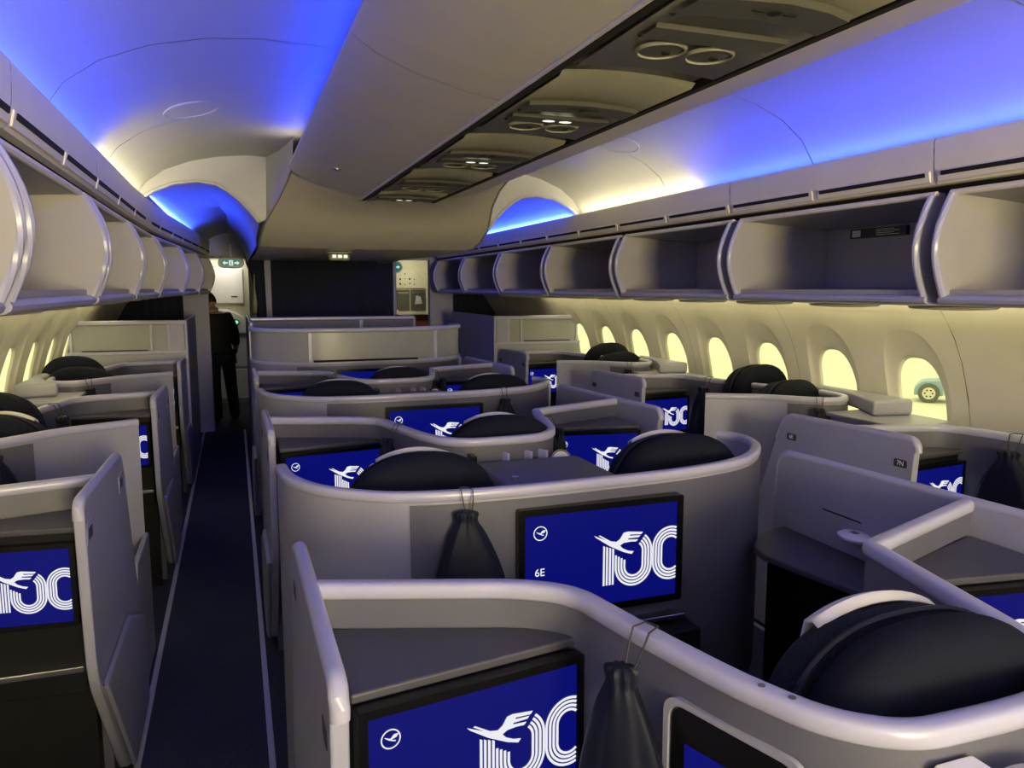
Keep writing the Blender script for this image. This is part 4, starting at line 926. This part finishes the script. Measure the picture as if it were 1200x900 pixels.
TV = [V[0], V[14], V[15], V[16], V[19], V[20], V[21], (0.115, -0.01, 0.05), (-0.115, -0.01, 0.05)]
skinned('trousers', TV, [(0, 1), (1, 2), (2, 3), (0, 4), (4, 5), (5, 6), (3, 7), (6, 8)], [(0.16, 0.12), 0.105, 0.082, 0.070, 0.105, 0.082, 0.070, 0.072, 0.072], 'suit', P_)
for s in (-1, 1):
    skinned('shoe', [(s * 0.115, -0.05, 0.05), (s * 0.118, 0.06, 0.05), (s * 0.122, 0.17, 0.036)], [(0, 1), (1, 2)], [(0.045, 0.045), (0.05, 0.045), (0.042, 0.032)], 'black', P_)
# shirt collar, head with face, ears, hair
MB().sweep([[(-0.02 + 0.062 * math.cos(2 * PI * k / 20), 0.12 + 0.062 * math.sin(2 * PI * k / 20) + e, z + 0.02 * math.sin(2 * PI * k / 20)) for k in range(20)] for z, e in ((1.44, -0.01), (1.475, 0.0), (1.49, 0.0))], cap=False).build('shirt_collar', 'cloth', P_, smooth=True)
def head_mesh(scale=1.0):
    bm = bmesh.new(); bmesh.ops.create_uvsphere(bm, u_segments=28, v_segments=20, radius=1.0)
    for v in bm.verts:
        x, y, z = v.co
        jaw = max(0.0, -z); x *= 0.074 * (1 - 0.28 * jaw); yy = y * 0.096 * (1 - 0.10 * jaw) + 0.018 * jaw * (1 if y > 0 else 0.4); zz = z * 0.118
        if y > 0.6:
            yy += 0.026 * math.exp(-((z + 0.08) ** 2) / 0.03 - (v.co.x ** 2) / 0.02)                  # nose
            yy -= 0.010 * sum(math.exp(-((z - 0.12) ** 2) / 0.02 - ((v.co.x - q) ** 2) / 0.03) for q in (-0.38, 0.38))   # eye sockets
            yy += 0.006 * math.exp(-((z + 0.42) ** 2) / 0.012 - (v.co.x ** 2) / 0.08)                 # lips
        v.co = (x, yy, zz)
    me = bpy.data.meshes.new('head'); bm.to_mesh(me); bm.free(); return me
hd = link('head', head_mesh(), 'skin', P_, smooth=True); hd.location = (-0.03, 0.185, 1.585); hd.rotation_euler = (math.radians(-18), 0, math.radians(18))
for s in (-1, 1):
    MB().sweep([[(s * (0.072 + d), 0.0 + r * 0.022 * math.cos(2 * PI * k / 14), r * 0.034 * math.sin(2 * PI * k / 14)) for k in range(14)] for r, d in ((0.8, -0.004), (1.0, 0.006), (0.9, 0.012), (0.5, 0.008))]).build('ear', 'skin', hd, smooth=True)
    MB().disc((s * 0.03, 0.086, 0.014), (0, 1, 0), 0.009, 0.003, 12).build('eye', 'black', hd)
bm = bmesh.new(); bmesh.ops.create_uvsphere(bm, u_segments=28, v_segments=20, radius=1.0)
bmesh.ops.delete(bm, geom=[v for v in bm.verts if v.co.z < -0.35 + 0.75 * max(0, v.co.y + 0.2) or (v.co.z < 0.05 and v.co.y > -0.1)], context='VERTS')
for v in bm.verts: v.co = (v.co.x * 0.080, v.co.y * 0.103 - 0.002, v.co.z * 0.126)
me = bpy.data.meshes.new('hair'); bm.to_mesh(me); bm.free(); link('hair', me, 'hair', hd, smooth=True)
for s, wr in ((1, V[9]), (-1, V[13])):      # hands: palm with five fingers, slightly curled
    w_ = Vector(wr); hv = [tuple(w_), tuple(w_ + Vector((0, 0.015, -0.06)))]; he = [(0, 1)]; hr = [(0.026, 0.018), (0.036, 0.016)]
    for k, ln in enumerate((0.060, 0.072, 0.066, 0.052)):
        b = w_ + Vector((0, -0.018 + 0.015 * k, -0.075)); i0 = len(hv)
        hv += [tuple(b), tuple(b + Vector((-s * 0.012, 0.006, -ln * 0.55))), tuple(b + Vector((-s * 0.035, 0.008, -ln * 0.9)))]; he += [(1, i0), (i0, i0 + 1), (i0 + 1, i0 + 2)]; hr += [0.010, 0.009, 0.007]
    i0 = len(hv); hv += [tuple(w_ + Vector((-s * 0.012, 0.035, -0.045))), tuple(w_ + Vector((-s * 0.022, 0.052, -0.075))), tuple(w_ + Vector((-s * 0.028, 0.055, -0.10)))]; he += [(0, i0), (i0, i0 + 1), (i0 + 1, i0 + 2)]; hr += [0.012, 0.010, 0.008]
    skinned('hand', hv, he, hr, 'skin', P_, sub=1)

# ================================================================== OUTSIDE
tag(MB().box(-160, 160, -120, 160, -5.6, -5.5).build('ground', 'ground'), kind='structure')
rd = Vector((3.62 + 0.0, 3.12 - 0.0, 0)) ; 
def along(px, py, dist):
    c = Vector(((px - 600) / F_PX, -(py - 450) / F_PX, 1)).normalized()
    d = Vector((right * c.x) + (up * c.y) + (fwd * c.z)); return CAM + d * dist
g = along(1094, 470, 1.0) - CAM; k_ = (-5.5 - CAM.z) / g.z; base = CAM + g * k_
t = thing('truck', 'blue and pale service truck with large wheel hubs parked outside the window', 'truck', (base.x, base.y, -5.5), math.atan2(g.y, g.x) - PI / 2)
MB().prism(fillet([(-1.15, 0.45), (-1.15, 0.9), (-0.75, 1.35), (0.5, 1.45), (0.5, 0.45)], [0, 0.15, 0.3, 0.1, 0]), -0.95, 1.0, 'xz').build('fender', 'truck', t, bevel=0.05)
MB().prism(fillet([(0.3, 0.5), (0.2, 1.6), (0.6, 2.3), (3.6, 2.3), (3.6, 0.5)], [0, 0.1, 0.2, 0.1, 0]), -0.9, 0.95, 'xz').build('cargo_body', 'hub', t, bevel=0.05)
for x in (-0.3, 2.6):
    for yy in (-1.0, 1.0):
        wh = MB().disc((x, yy - 0.15, 0.62), (0, 1, 0), 0.62, 0.30, 32).build('wheel', 'tyre', t, bevel=0.05); MB().disc((x, yy - 0.17, 0.62), (0, 1, 0), 0.38, 0.05, 24).build('hub', 'hub', wh)
        for q in range(6): MB().disc((x + 0.22 * math.cos(q * PI / 3), yy - 0.19, 0.62 + 0.22 * math.sin(q * PI / 3)), (0, 1, 0), 0.05, 0.03, 10).build('hub_hole', 'black', wh)
